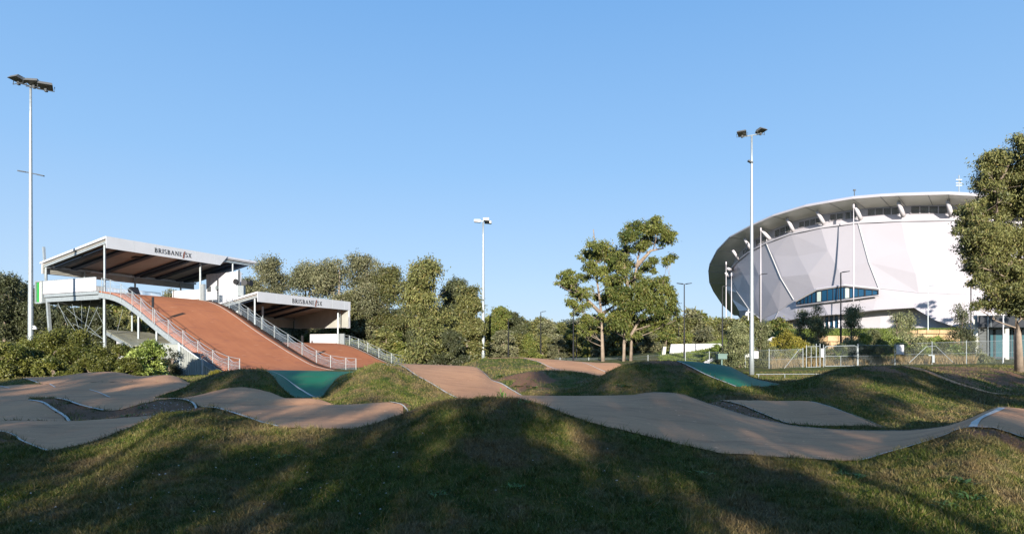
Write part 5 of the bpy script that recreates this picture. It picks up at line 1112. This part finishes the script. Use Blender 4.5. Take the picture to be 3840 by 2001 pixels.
# the pair left of the velodrome
px_tree('gum_tree', 2262, 72, 1375, [[(2262,1378),(2258,1260),(2255,1170),(2240,1060),(2235,950),(2225,860)],[(2258,1180),(2200,1120),(2140,1070)],[(2262,1175),(2310,1140)]],
 [(2240,925,38),(2215,945,30),(2275,950,35),(2290,985,32),(2210,1000,28),(2250,1010,30),(2125,1020,22),(2110,1045,24),(2135,1050,24),(2155,1075,24),(2170,1110,26),(2150,1135,22),(2130,1065,20),(2190,1095,26),(2180,1040,22),(2290,1050,32),(2300,1100,28),(2245,1120,26),(2190,1150,22),(2160,1160,16),(2280,1180,22),(2195,1195,22),(2175,1225,22),(2205,1240,24),(2225,1200,20),(2165,1095,20)],
 26000, .33, .11, M_EUCG, M_BARK, .19, 'leaning gum tree with open crown left of the taller twin-stemmed gum', seed=21, sub=8, twigs=4, spread=.5)
px_tree('gum_tree', 2345, 70, 1380, [[(2340,1384),(2340,1290),(2350,1200),(2375,1080),(2395,950),(2420,860)],[(2366,1384),(2368,1250),(2410,1180),(2460,1130),(2500,1080)],[(2362,1120),(2340,1000),(2345,920)],[(2385,1000),(2440,940),(2490,930)]],
 [(2380,860,34),(2425,850,36),(2465,865,34),(2360,890,30),(2500,890,28),(2510,870,20),(2440,900,30),(2400,920,28),(2340,930,26),(2515,960,18),(2500,975,18),(2350,985,30),(2325,960,24),(2380,1040,28),(2420,1000,26),(2450,980,22),(2330,1030,28),(2345,1080,32),(2390,1090,34),(2430,1070,32),(2470,1080,32),(2500,1100,30),(2480,1050,24),(2455,1130,38),(2500,1150,36),(2525,1170,24),(2410,1150,38),(2365,1140,34),(2330,1130,30),(2530,1130,20),(2325,1200,32),(2370,1205,34),(2420,1215,34),(2320,1180,26),(2470,1200,28),(2350,1245,24),(2300,1215,20),(2300,1090,22)],
 50000, .33, .11, M_EUCG, M_BARK, .20, 'tallest twin-stemmed gum tree between the wood and the velodrome', seed=22, sub=8, twigs=4, spread=.5)
# mid-distance trees: (px, top y, crown width px, depth, kind, leaves, bark, trunk count, label)
GR = [
 (930,1040,110,92,'round',M_EUC2,'small olive gum just right of the horn loudspeakers'),
 (1030,962,215,88,'open',M_EUC2,'broad grey-green gum with sky showing through above the lower canopy'),
 (1150,975,150,92,'open',M_EUC2,'thin-crowned gum behind the middle of the lower canopy'),
 (1262,955,190,84,'open',M_EUC2,'grey leafy gum above the right end of the lower canopy'),
 (1355,940,190,88,'round',M_EUC2,'highest gum crown in the wood behind the lower canopy'),
 (1455,1000,220,80,'round',M_EUC,'broad rust-tinged gum right of the lower canopy'),
 (1300,1090,200,86,'round',M_EUC,'lower gum crown filling beneath the tall grey gums'),
 (1390,1180,200,72,'round',M_EUC,'bushy gum low behind the railing of the lower ramp'),
 (1597,963,225,72,'tall',M_EUC,'pointed green gum with pale bare trunk left of the middle pole'),
 (1710,1045,130,84,'round',M_EUCD,'dark gum crown between the pointed gum and the middle pole'),
 (1752,1075,130,76,'tall',M_EUC,'narrow reddish gum touching the middle pole'),
 (1530,1130,130,78,'round',M_EUCD,'dark gum low beside the pointed green gum'),
 (1865,1140,120,92,'round',M_EUCG,'green gum crown just right of the middle pole'),
 (1920,1168,100,96,'round',M_EUCD,'small dark gum beyond the first black lamp post'),
 (1690,1230,150,70,'bush',M_EUCD,'low dark bushy tree at the foot of the middle pole'),
]
rsg = np.random.default_rng(5)
def wood_tree(px, yt, wpx, d, kind, lm, label, seed, n=8500, L=.36, W=.135, lo=.22, group=None, bark=None, yb=None):
    x = up(px,0,d).x; z0 = gz_at(px, d) if d < 84 else min(gz_at(px, d), H-1.2) if px < 2600 else gz_at(px, d)
    h = H+(HY-yt)/F*d-z0; return auto_tree(seed, h, wpx/F*d*1.12, kind, lm, bark or M_BARK, n, L, W, 'gum_tree', label, group, lo, (x,d,z0), .8, 2 if kind == 'open' else 1, .04, .55)
for i, (px, yt, wp, d, kd, lm, lb) in enumerate(GR):
    wood_tree(px, yt+4, wp, max(d, 94+i%3) if px < 1560 else d, kd, lm, lb, 300+i, n={'open':22000,'round':28000,'tall':26000,'bush':14000}[kd], lo=.12 if kd in ('bush','tall') else .25)
# dark wood on the left
DK = [(18,1022,150,82,'leftmost dark gum at the picture edge'),(70,1058,110,88,'dark gum immediately left of the tallest pole'),(132,1078,130,84,'dark gum immediately right of the tallest pole'),(205,1120,120,82,'dark gum under the green end box'),(262,1150,130,78,'dark low gum behind the first tie rods'),(325,1155,120,84,'dark gum in the middle of the tie rods'),(392,1158,120,80,'dark gum behind the front column of the taller ramp'),(455,1165,120,86,'brownish gum seen under the ramp stringer'),(520,1185,120,82,'brownish gum above the shed roof'),(640,1090,160,96,'gum seen through the balustrade behind the deck'),(730,1100,160,98,'gum seen between deck and back lining of the taller stand'),(480,1100,160,100,'gum behind the deck near the wedge speaker')]
for i, (px, yt, wp, d, lb) in enumerate(DK):
    wood_tree(px, yt, wp, d, 'round', M_EUCD if i < 7 else (M_EUC if i < 9 else M_EUC2), lb, 400+i, n=19000, lo=.08)
# ---- the wood behind: eight trees, copied
WOODG = 'gum trees of the background wood'
protos = []
for i in range(8):
    lm = [M_EUC,M_EUCG,M_EUC2,M_EUC,M_EUCG,M_EUC,M_EUC2,M_EUCG][i]
    protos.append(auto_tree(500+i, 10.0, 7.5, ['round','round','open','round','tall','round','open','round'][i], lm, M_BARK, 8000, .62, .25, 'gum_tree', 'olive gum tree in the background wood', WOODG, .10, (0,0,0), .8, 2, .04, .6))
spots = []
rsw = np.random.default_rng(9)
for px in np.arange(1850, 2960, 34): spots.append((px+rsw.uniform(-12,12), 1190+rsw.uniform(-16,22)-(12 if 2560 < px < 2720 else 0), rsw.uniform(104,128)))
for px in np.arange(1850, 2780, 46): spots.append((px+rsw.uniform(-12,12), 1252+rsw.uniform(-20,14), rsw.uniform(84,98)))
for px in np.arange(-560, 1840, 62): spots.append((px+rsw.uniform(-20,20), 1160+rsw.uniform(-25,45), rsw.uniform(104,122)))
for px in np.arange(-500, 700, 80): spots.append((px+rsw.uniform(-20,20), 1150+rsw.uniform(-25,40), rsw.uniform(90,98)))
for px in np.arange(940, 1840, 70): spots.append((px+rsw.uniform(-20,20), 1215+rsw.uniform(-20,40), rsw.uniform(88,96)))
for i, (px, yt, d) in enumerate(spots):
    o_ = protos[i] if i < 8 else copy_tree(protos[i % 8])
    x = up(px,0,d).x; z0 = H-1.6; h = H+(HY-yt)/F*d-z0; s = h/10.0
    o_.location = (x, d, z0); o_.rotation_euler = (0,0,rsw.uniform(0,6.28)); o_.scale = (s*rsw.uniform(1.1,1.5), s*rsw.uniform(1.1,1.5), s)
    o_['label'] = 'olive gum tree in the background wood'
# far hill: one wooded mass seen over the gap
hp = []
for i, a in enumerate(np.linspace(1500, 2960, 60)):
    pass
hx = np.linspace(-160, 420, 90); hy = np.linspace(560, 900, 14); V_ = []; 
def hillz(x, y):
    px = CX+F*x/620; e = np.interp(px, [1300,1700,1950,2100,2250,2400,2600,2900,3300], [5,10,27,29,34,34,28,22,10])
    return H+e*math.sin(math.pi*min(1,max(0,(y-540)/380)))**.7+mnoise.noise(Vector((x*.02,y*.02,0)))*2-2
for y in hy:
    for x in hx: V_.append((x, y, hillz(x, y)))
m = MB(); m.add(V_, [(j*90+i, j*90+i+1, (j+1)*90+i+1, (j+1)*90+i) for j in range(13) for i in range(89)])
o = m.build('hills', mat('hazed_hill_scrub', (.07,.085,.06), .9), smooth=True); tag(o, kind='structure')  # hill colour greyed to carry the haze of distance
rs = np.random.default_rng(77); cl = []
for _ in range(900):
    x, y = rs.uniform(-150,400), rs.uniform(565,730); r = rs.uniform(3,5.5); cl.append((x,y,hillz(x,y)+rs.uniform(0,3.5),r))
V, Q, r, t, _ = leaves(cl, 60000, 2.4, 1.5, .3, rs, 2, .8, .6)
o = np_mesh('far_wood', V, Q, M_FARL, {'rnd': r, 'tone': t}, nvert=4); tag(o, 'grey-green wooded hillside far beyond the gap in the trees', 'woodland', kind='stuff')
# ---- hedge and bushes on the left
def bush(px, yt, yb, wpx, d, lm, label, seed, n=9000, L=.13, W=.05, name='bush', cat='bush', group=None, droop=-.1, lo=.0, ntr=4, spread=.85):
    x = up(px,0,d).x; z0 = min(gz_at(px, d), H+(HY-yb)/F*d); h = (H+(HY-yt)/F*d-z0)*(1.10 if px < 340 or px > 2000 else .98)
    return auto_tree(seed, h, wpx/F*d*1.25, 'bush', lm, M_BARKD, n, L, W, name, label, group, lo, (x,d,z0), droop, ntr, .12, spread, cat=cat)
HB = [(-150,1290,190,45,'a'),(25,1296,170,44,'yellow-green bush at the left picture edge'),(95,1290,120,47.5,'low yellow-green bush left of the tallest pole'),(165,1262,130,47,'tall yellow-green bush right of the tallest pole'),(235,1264,130,48.5,'yellow-green bush below the green end box'),(300,1266,130,47,'yellow-green bush below the tie rods'),(365,1296,110,46,'bush left of the front ramp column'),(405,1318,90,49,'small bush at the foot of the front ramp column'),(455,1296,110,46.5,'yellow-green bush before the white shed wall'),(340,1340,150,42,'low spreading bush behind the left mound'),(200,1345,150,42,'low spreading bush on the left behind the track'),(480,1345,130,43,'low spreading bush before the shed')]
for i, (px, yt, wp, d, lb) in enumerate(HB):
    bush(px, yt, 1425, wp, d, M_HEDGE, lb if lb != 'a' else 'yellow-green bush beyond the left picture edge', 600+i, n=27000, L=.17, W=.07)
bush(560, 1276, 1412, 125, 44.5, M_BUSHG, 'bright green large-leaved bush against the ribbed steel fence', 640, n=16000, L=.25, W=.10, droop=.5)
bush(520, 1300, 1412, 80, 44, M_BUSHG, 'smaller bright green bush left of the large-leaved one', 641, n=8000, L=.22, W=.085, droop=.5)
bush(638, 1300, 1405, 52, 50.0, M_EUCD, 'dark slender shrub standing in for the bright bush shadow on the steel fence', 642, n=5000, L=.16, W=.06)  # dark leaves drawn where the bright bush's shadow falls on the fence
bush(815, 1395, 1425, 80, 44, M_ACAC, 'dry yellow grass clump at the foot of the steel panels', 643, n=2500, L=.25, W=.02, name='grass_tuft', cat='grass tuft', droop=-1.2)
# ---- planting round the velodrome
YG_ = [(2775,1190,1385,85,56,M_YOUNG,7000,'grey-green young gum left of the big galvanised pole'),(2745,1225,1380,60,57,M_YOUNG,3500,'slim young gum beside the white stair'),(2850,1200,1390,70,55.5,M_YOUNG,4500,'young gum just right of the big galvanised pole'),
 (2945,1238,1345,95,60,M_ACAC,6000,'yellow-green wattle bush right of the galvanised pole'),(2900,1262,1345,60,60.5,M_ACAC,2500,'small wattle left of the wattle bush'),(2990,1255,1360,70,59,M_ACAC,3000,'wattle bush behind the narrow gate'),
 (3010,1160,1310,70,64,M_YOUNG,4200,'left one of the two young gums under the ribbon window'),(3065,1150,1312,75,63,M_YOUNG,5200,'taller young gum under the ribbon window near the glazed doors'),
 (3195,1142,1345,62,62,M_YOUNG,4600,'airy young gum right of the glazed doors'),(3372,1160,1330,42,64,M_YOUNG,3000,'slender young gum before the white lower wall'),(3408,1168,1330,36,64.5,M_YOUNG,1500,'thin see-through young gum beside the slender one'),
 (3607,1140,1345,70,60,M_EUCD,4200,'dark weeping young gum left of the entrance block'),(3650,1250,1355,46,60,M_YOUNG,1200,'sparse sapling before the entrance side wall')]
for i, (px, yt, yb, wp, d, lm, n, lb) in enumerate(YG_):
    x = up(px,0,d).x; z0 = min(gz_at(px, d), H+(HY-yb)/F*d); h = H+(HY-yt)/F*d-z0
    auto_tree(700+i, h, wp/F*d*1.15, 'bush' if lm is M_ACAC else ['tall','round'][i % 2], lm, M_BARKD, int(n*1.5), .21, .06, 'young_tree' if lm is not M_ACAC else 'wattle_bush', lb, None, .12, (x,d,z0), 1.1, 1 if lm is not M_ACAC else 3, .03, .75, cat='tree' if lm is not M_ACAC else 'bush')
SB = [(3240,1262,62),(3275,1245,66),(3310,1280,60),(3345,1268,63),(3300,1300,57),(3250,1305,57),(3385,1290,58),(3440,1262,60),(3465,1285,63),(3505,1262,66),(3160,1300,57),(3545,1285,60),(3575,1300,58),(3215,1290,60),(2665,1330,62),(2735,1300,66),(2700,1320,60),(2690,1300,68),(2860,1280,66),(3690,1335,58),(3420,1310,56)]
for i, (px, yt, d) in enumerate(SB):
    bush(px, yt, 1370, 66 if px > 2750 else 56, d, [M_BUSHG,M_YOUNG,M_HEDGE][i % 3] if px > 2750 else M_BUSHG, 'leafy green shrub planted on the bank below the velodrome', 750+i, n=7000, L=.20, W=.075, name='shrub', cat='shrub', group='shrubs on the velodrome bank')
for i in range(18):
    px = 2900+i*41+rsw.uniform(-14,14); d = rsw.uniform(55.5, 60)
    bush(px, rsw.uniform(1292,1322), 1372, 60, d, [M_YOUNG,M_HEDGE,M_BUSHG,M_EUC][i % 4], 'leafy green shrub planted on the bank below the velodrome', 790+i, n=4500, L=.17, W=.06, name='shrub', cat='shrub', group='shrubs on the velodrome bank')
# dry grasses behind the fence (nobody could count them)
rs = np.random.default_rng(31); n = 15000
px = rs.uniform(2890, 3660, n); d = rs.uniform(53.6, 58, n); keep = rs.uniform(0,1,n) < (.35+.65*np.sin(px*.021)**2); px, d = px[keep], d[keep]; n = len(px)
x = (px-CX)/F*d; z = H+height(px, d); h = rs.uniform(.25,.85,n); lean = rs.normal(size=(n,2))*.28; a = rs.uniform(0,math.pi,n); w_ = .022
V = np.stack([np.stack([x-np.cos(a)*w_, d-np.sin(a)*w_, z], 1), np.stack([x+np.cos(a)*w_, d+np.sin(a)*w_, z], 1), np.stack([x+lean[:,0]*h, d+lean[:,1]*h, z+h], 1)], 1).reshape(-1,3)
o = np_mesh('dry_grass', V, np.arange(3*n).reshape(-1,3), M_DRY, {'rnd': np.repeat(rs.uniform(0,1,n),3), 'tone': np.repeat(rs.uniform(0,1,n),3)}); tag(o, 'tall straw-coloured grass growing behind the chain-link fence', 'grass', kind='stuff')
# ground cover on the bank
n = 60000; px = rs.uniform(2480, 2960, n); d = rs.uniform(61, 80, n); g_ = mat('x', (0,0,0))
px2 = rs.uniform(2950, 3600, n//2); d2 = rs.uniform(73, 82, n//2); px = np.concatenate([px, px2]); d = np.concatenate([d, d2]); n = len(px)
x = (px-CX)/F*d; z = H+height(px, d); h = rs.uniform(.15,.5,n); lean = rs.normal(size=(n,2))*.7; a = rs.uniform(0,math.pi,n); w_ = .05
V = np.stack([np.stack([x-np.cos(a)*w_, d-np.sin(a)*w_, z], 1), np.stack([x+np.cos(a)*w_, d+np.sin(a)*w_, z], 1), np.stack([x+lean[:,0]*h, d+lean[:,1]*h, z+h], 1)], 1).reshape(-1,3)
o = np_mesh('ground_cover', V, np.arange(3*n).reshape(-1,3), M_BUSHG, {'rnd': np.repeat(rs.uniform(0,1,n)*.8,3), 'tone': np.repeat(rs.uniform(0,1,n),3)}); tag(o, 'bright green ground cover on the bank left of the velodrome', 'ground cover', kind='stuff')
# ------------------------------------------------------------ the row of gums behind the photographer, whose shade falls over the track
TANS = math.tan(R(SUN_EL)); YO = -18.0
LIT = [[(0,1960),(0,1830),(200,1740),(420,1640),(640,1560),(860,1590),(1050,1620),(860,1680),(640,1690),(420,1780),(300,1860),(150,1950)],
 [(900,1640),(1000,1600),(1350,1600),(1330,1680),(1180,1740),(1000,1800),(900,1880),(820,1900),(840,1780)],
 [(1860,1720),(1950,1640),(2000,1750),(1990,1900),(1960,2020),(1840,2020),(1870,1850)],
 [(2220,1620),(2620,1720),(2560,1800),(2350,1790),(2250,1740)],
 [(3050,1790),(3250,1735),(3560,1650),(3840,1680),(4100,1700),(4100,2040),(3330,2040),(3200,1900)],
 [(2540,1890),(2740,1850),(2780,1960),(2600,2020)],
 [(3050,1660),(3230,1640),(3500,1615),(3650,1560),(3760,1535),(3840,1550),(3840,1600),(3700,1580),(3560,1645),(3420,1690),(3200,1730),(2950,1720),(2850,1690)],
 [(2480,1590),(2620,1630),(2660,1700),(2500,1660)],
 [(0,1568),(420,1560),(330,1600),(150,1615),(0,1610)],[(1030,1580),(1250,1550),(1400,1580),(1200,1610)],
 [(590,1490),(720,1495),(760,1540),(640,1535)],[(800,1490),(1260,1495),(1300,1522),(850,1522)],
 [(80,1458),(120,1430),(420,1428),(640,1400),(730,1440),(450,1446),(210,1460)],
 [(1235,1525),(1215,1490),(1340,1395),(1340,1300),(2050,1300),(2040,1480),(1950,1508),(1700,1512)],
 [(2290,1400),(2400,1380),(2430,1440),(2340,1485),(2280,1440)],[(2650,1372),(2800,1405),(2760,1435),(2680,1415)],
 [(3060,1430),(3200,1400),(3400,1425),(3560,1470),(3720,1510),(3620,1565),(3500,1592),(3400,1560),(3330,1560),(3250,1605),(3170,1560),(3290,1500),(3220,1450)],
 [(800,1425),(870,1398),(870,1430),(790,1485),(735,1488)],[(3500,1360),(3900,1360),(3900,1410),(3640,1420),(3520,1392)],[(2150,1590),(2260,1560),(2330,1600),(2230,1620)],[(1010,1392),(1320,1395),(1260,1430),(1130,1440)],[(1400,1700),(1520,1660),(1600,1760),(1500,1850),(1400,1820)]]
def inpoly(poly, x, y):
    c = False; j = len(poly)-1
    for i in range(len(poly)):
        if ((poly[i][1] > y) != (poly[j][1] > y)) and x < (poly[j][0]-poly[i][0])*(y-poly[i][1])/(poly[j][1]-poly[i][1])+poly[i][0]: c = not c
        j = i
    return c
YY = np.exp(np.linspace(math.log(5.5), math.log(60), 500))
rsb = np.random.default_rng(41); TX = [-36,-31,-24.5,-18,-12,-6.5,-.5,5,10.5,16.5,23,30]; CLB = {i: [] for i in range(len(TX))}
ax = math.sin(az)/-math.cos(az)      # sideways drift of the shade per metre
for x in np.arange(-38, 36, .62):
    for z in np.arange(4.6, 13.4, .58):
        xx = x+rsb.uniform(-.3,.3); zz = z+rsb.uniform(-.25,.25)
        gx = xx-ax*(YY-YO); s = gz(gx, YY)+(YY-YO)*TANS; k = np.nonzero(s >= zz)[0]
        if not len(k): continue
        y = YY[k[0]]; px_ = CX+F*gx[k[0]]/y; py_ = HY-(gz(gx[k[0]], y)-H)/y*F
        if y > 34.5+3*mnoise.noise(Vector((xx*.35, 0, 3))): continue
        li = []
        for dz_ in (-.25, 0, .25):
            kk = np.nonzero(s >= zz+dz_)[0]
            if len(kk): y2 = YY[kk[0]]; x2 = gx[kk[0]]; li += [n_ for n_, p in enumerate(LIT) if (dz_ == 0 or n_ in (0,4,5,6,7,13,15)) and inpoly(p, CX+F*x2/y2, HY-(gz(x2, y2)-H)/y2*F)]
        if li and not (all(n_ in (1, 2, 3, 5) for n_ in li) and rsb.uniform() < .18): continue
        if rsb.uniform() < .03: continue
        j = int(np.argmin([abs(xx-t) for t in TX])); CLB[j].append((xx, YO+rsb.uniform(-1.6,1.6), zz, rsb.uniform(.52,.70)))
for j, cl in CLB.items():
    if not cl: continue
    top_ = max(c[2] for c in cl); x = TX[j]; z0 = H-2.15; rs = np.random.default_rng(800+j)
    trs = [[(x,YO,z0-.2),(x+rs.normal()*.2,YO,3.2),(x+rs.normal()*.4,YO+.2,6.2),(x+rs.normal()*.5,YO,top_*.85)]]
    tree('gum_tree', (x,YO,z0), trs, cl, int(len(cl)*150), .34, .15, M_EUC, M_BARK, .20, 'gum tree in the row behind the camera that shades the near track', 'tree', 'gum trees behind the photographer', .5, 9, 800+j, 1, .9, .62)
# ------------------------------------------------------------ turf blades on the near mounds
def scatter(n, d0, d1, p0, p1, rs):
    # uniform per square metre in plan, inside the wedge between two pixel columns
    d = np.sqrt(rs.uniform(d0*d0, d1*d1, n)); px = rs.uniform(p0, p1, n); return px, d
def tsd_at(px, d):
    i = np.clip(np.searchsorted(PXG, px)-1, 0, len(PXG)-2); j = np.clip(np.searchsorted(DG, d)-1, 0, len(DG)-2); return TSDG[i, j], DIRTG[i, j]
def blades(n, d0, d1, p0, p1, hh, ww, seed, lim=.02):
    rs = np.random.default_rng(seed); px, d = scatter(n, d0, d1, p0, p1, rs); s, di = tsd_at(px, d)
    keep = (s < -lim+.09*rs.uniform(0,1,n)**2) & (rs.uniform(0,1,n) > di*.96); px, d, di = px[keep], d[keep], di[keep]; n = len(px)
    x = (px-CX)/F*d; z = H+height(px, d)
    h = hh*rs.gamma(4, .25, n); edge = np.clip(1+tsd_at(px, d)[0]/.35, 0, 1); h *= 1+edge*rs.uniform(0,1.1,n); h = np.minimum(h, hh*3)
    cg = rs.uniform(0,1,(400,400))**2; h *= .5+1.15*cg[(np.abs(x)*7).astype(int) % 400, (d*7).astype(int) % 400]
    lean = rs.normal(size=(n,2))*.6; a = rs.uniform(0,math.pi,n); w_ = ww*rs.uniform(.6,1.3,n)
    c, s_ = np.cos(a)*w_, np.sin(a)*w_
    V = np.stack([np.stack([x-c, d-s_, z-.005], 1), np.stack([x+c, d+s_, z-.005], 1), np.stack([x+lean[:,0]*h, d+lean[:,1]*h, z+h], 1)], 1).reshape(-1,3)
    return V, np.repeat(rs.uniform(0,1,n), 3), np.repeat(di, 3)
parts_ = [blades(330000, 6, 10.5, -60, 3900, .032, .0058, 1), blades(330000, 10.5, 15, -150, 3990, .036, .0075, 2), blades(300000, 15, 24.5, -100, 3950, .044, .011, 3), blades(230000, 24.5, 50, -60, 3950, .055, .016, 4)]
V = np.concatenate([p[0] for p in parts_]); rn = np.concatenate([p[1] for p in parts_]); di = np.concatenate([p[2] for p in parts_])
o = np_mesh('grass', V, np.arange(len(V)).reshape(-1,3), M_BLADE, {'rnd': rn, 'dirt': di*0}); tag(o, 'short patchy green and straw grass on the mounds', 'grass', kind='stuff')
# broad-leaved weeds
M_WEED = leaf_mat('weed_leaf', (.060,.120,.022), (.13,.21,.045), (.16,.20,.07))
def weed(px, py, lo, hi, size, label, seed, n=26, upr=.6):
    rs = np.random.default_rng(seed); d = hit(px, py, lo, hi); x = (px-CX)/F*d; z = H+float(height(px, d))
    V, Q = [], []
    for i in range(n):
        a = rs.uniform(0,2*math.pi); L_ = size*rs.uniform(.4,.9); e = rs.uniform(.1,1)*upr; w_ = size*.075
        dx, dy = math.cos(a), math.sin(a); b = len(V); o0 = rs.normal(size=2)*size*.45
        p0 = (x+o0[0], d+o0[1], z); p1 = (p0[0]+dx*L_*.5, p0[1]+dy*L_*.5, z+.02+L_*e*.8); p2 = (p0[0]+dx*L_, p0[1]+dy*L_, z+.02+L_*e*.95)
        V += [p0, (p1[0]-dy*w_, p1[1]+dx*w_, p1[2]), p2, (p1[0]+dy*w_, p1[1]-dx*w_, p1[2])]; Q.append((b,b+1,b+2,b+3))
    o = np_mesh('weed', V, Q, M_WEED, {'rnd': np.repeat(rs.uniform(0,.8,n),4), 'tone': np.repeat(rs.uniform(0,1,n),4)}, nvert=4, loc=(x,d,z)); tag(o, label, 'weed', 'broad-leaved weeds in the grass'); return o
WD = [(1885,1494,11,13,.16,'spiky weed tuft on top of the big front mound',1.6),(1975,1512,11,13,.14,'weed at the track edge just right of the front crest',.6),(848,1545,12,17,.14,'dark weed between white line and left crest',.5),(525,1522,15,18,.15,'weed on the soil bank in the left dip',.9),(478,1561,14,18,.16,'weed low on the soil bank in the left dip',.4),(1060,1715,9,12,.14,'small weed patch on the left of the front slope',.4),(2635,1780,8,10,.14,'weed patch below the right end of the near track dip',.4),(3170,1780,7,10,.13,'weed clump in the grass below the lowest part of the track',.4),(3225,1790,7,10,.14,'second weed clump below the lowest part of the track',.4),(3600,1810,7,9.5,.17,'large weed patch in the lower right grass',.45),(3640,1870,6.5,9,.17,'largest weed patch near the lower right corner',.45),(3560,1900,6.5,9,.14,'weed patch in the lower right grass beside a bare spot',.4),(1935,1830,7,10,.12,'weed in the lit stripe at the centre of the front slope',.4),(1640,1860,7,10,.12,'weed left of the central lit stripe',.4),(2000,1453,23,28,.3,'leafy weed on the pinkish bank beyond the tan ramp',.4),(1945,1450,23,28,.25,'low weed beside the leafy one on the pinkish bank',.35),(1880,1412,25,32,.3,'green weed at the foot of the lit mound',.35),(2345,1450,18,25,.3,'lit weed on the left face of the right-hand mound',.4)]
for i, (px, py, lo, hi, sz, lb, u_) in enumerate(WD): weed(px, py, lo, hi, sz, lb, 900+i, 34, u_)
# pale stones and dropped leaves
rs = np.random.default_rng(55); M_STONE = mat('pale_stone', (.45,.42,.38), .8); 
def scat(name, n, regs, sz, label, cat, m_):
    vs, fs = [], []
    for i in range(n):
        px, d0, d1 = regs[i % len(regs)][0](rs), regs[i % len(regs)][1], regs[i % len(regs)][2]; d = rs.uniform(d0, d1); x = (px-CX)/F*d; z = H+float(height(px,d)); s = sz*rs.uniform(.5,1.4); b = len(vs); t = rs.uniform(0,6.28)
        for k in range(5): vs.append((x+s*math.cos(t+k*1.257)*rs.uniform(.6,1), d+s*math.sin(t+k*1.257)*rs.uniform(.6,1), z+.002))
        vs.append((x, d, z+s*.7)); fs += [(b+k, b+(k+1)%5, b+5) for k in range(5)]
    m = MB(); m.add(vs, fs); o = m.build(name, m_); tag(o, label, cat, kind='stuff')
scat('pebbles', 200, [(lambda r: r.uniform(520,740), 15.6, 19.5), (lambda r: r.uniform(2540,2960), 15, 18.5)], .022, 'loose pale pebbles on the bare soil banks', 'pebbles', M_STONE)
scat('fallen_leaves', 150, [(lambda r: r.uniform(0,2400), 6.6, 11), (lambda r: r.uniform(200,1500), 7, 10)], .018, 'dry grey leaves lying in the foreground grass', 'leaf litter', M_STONE)
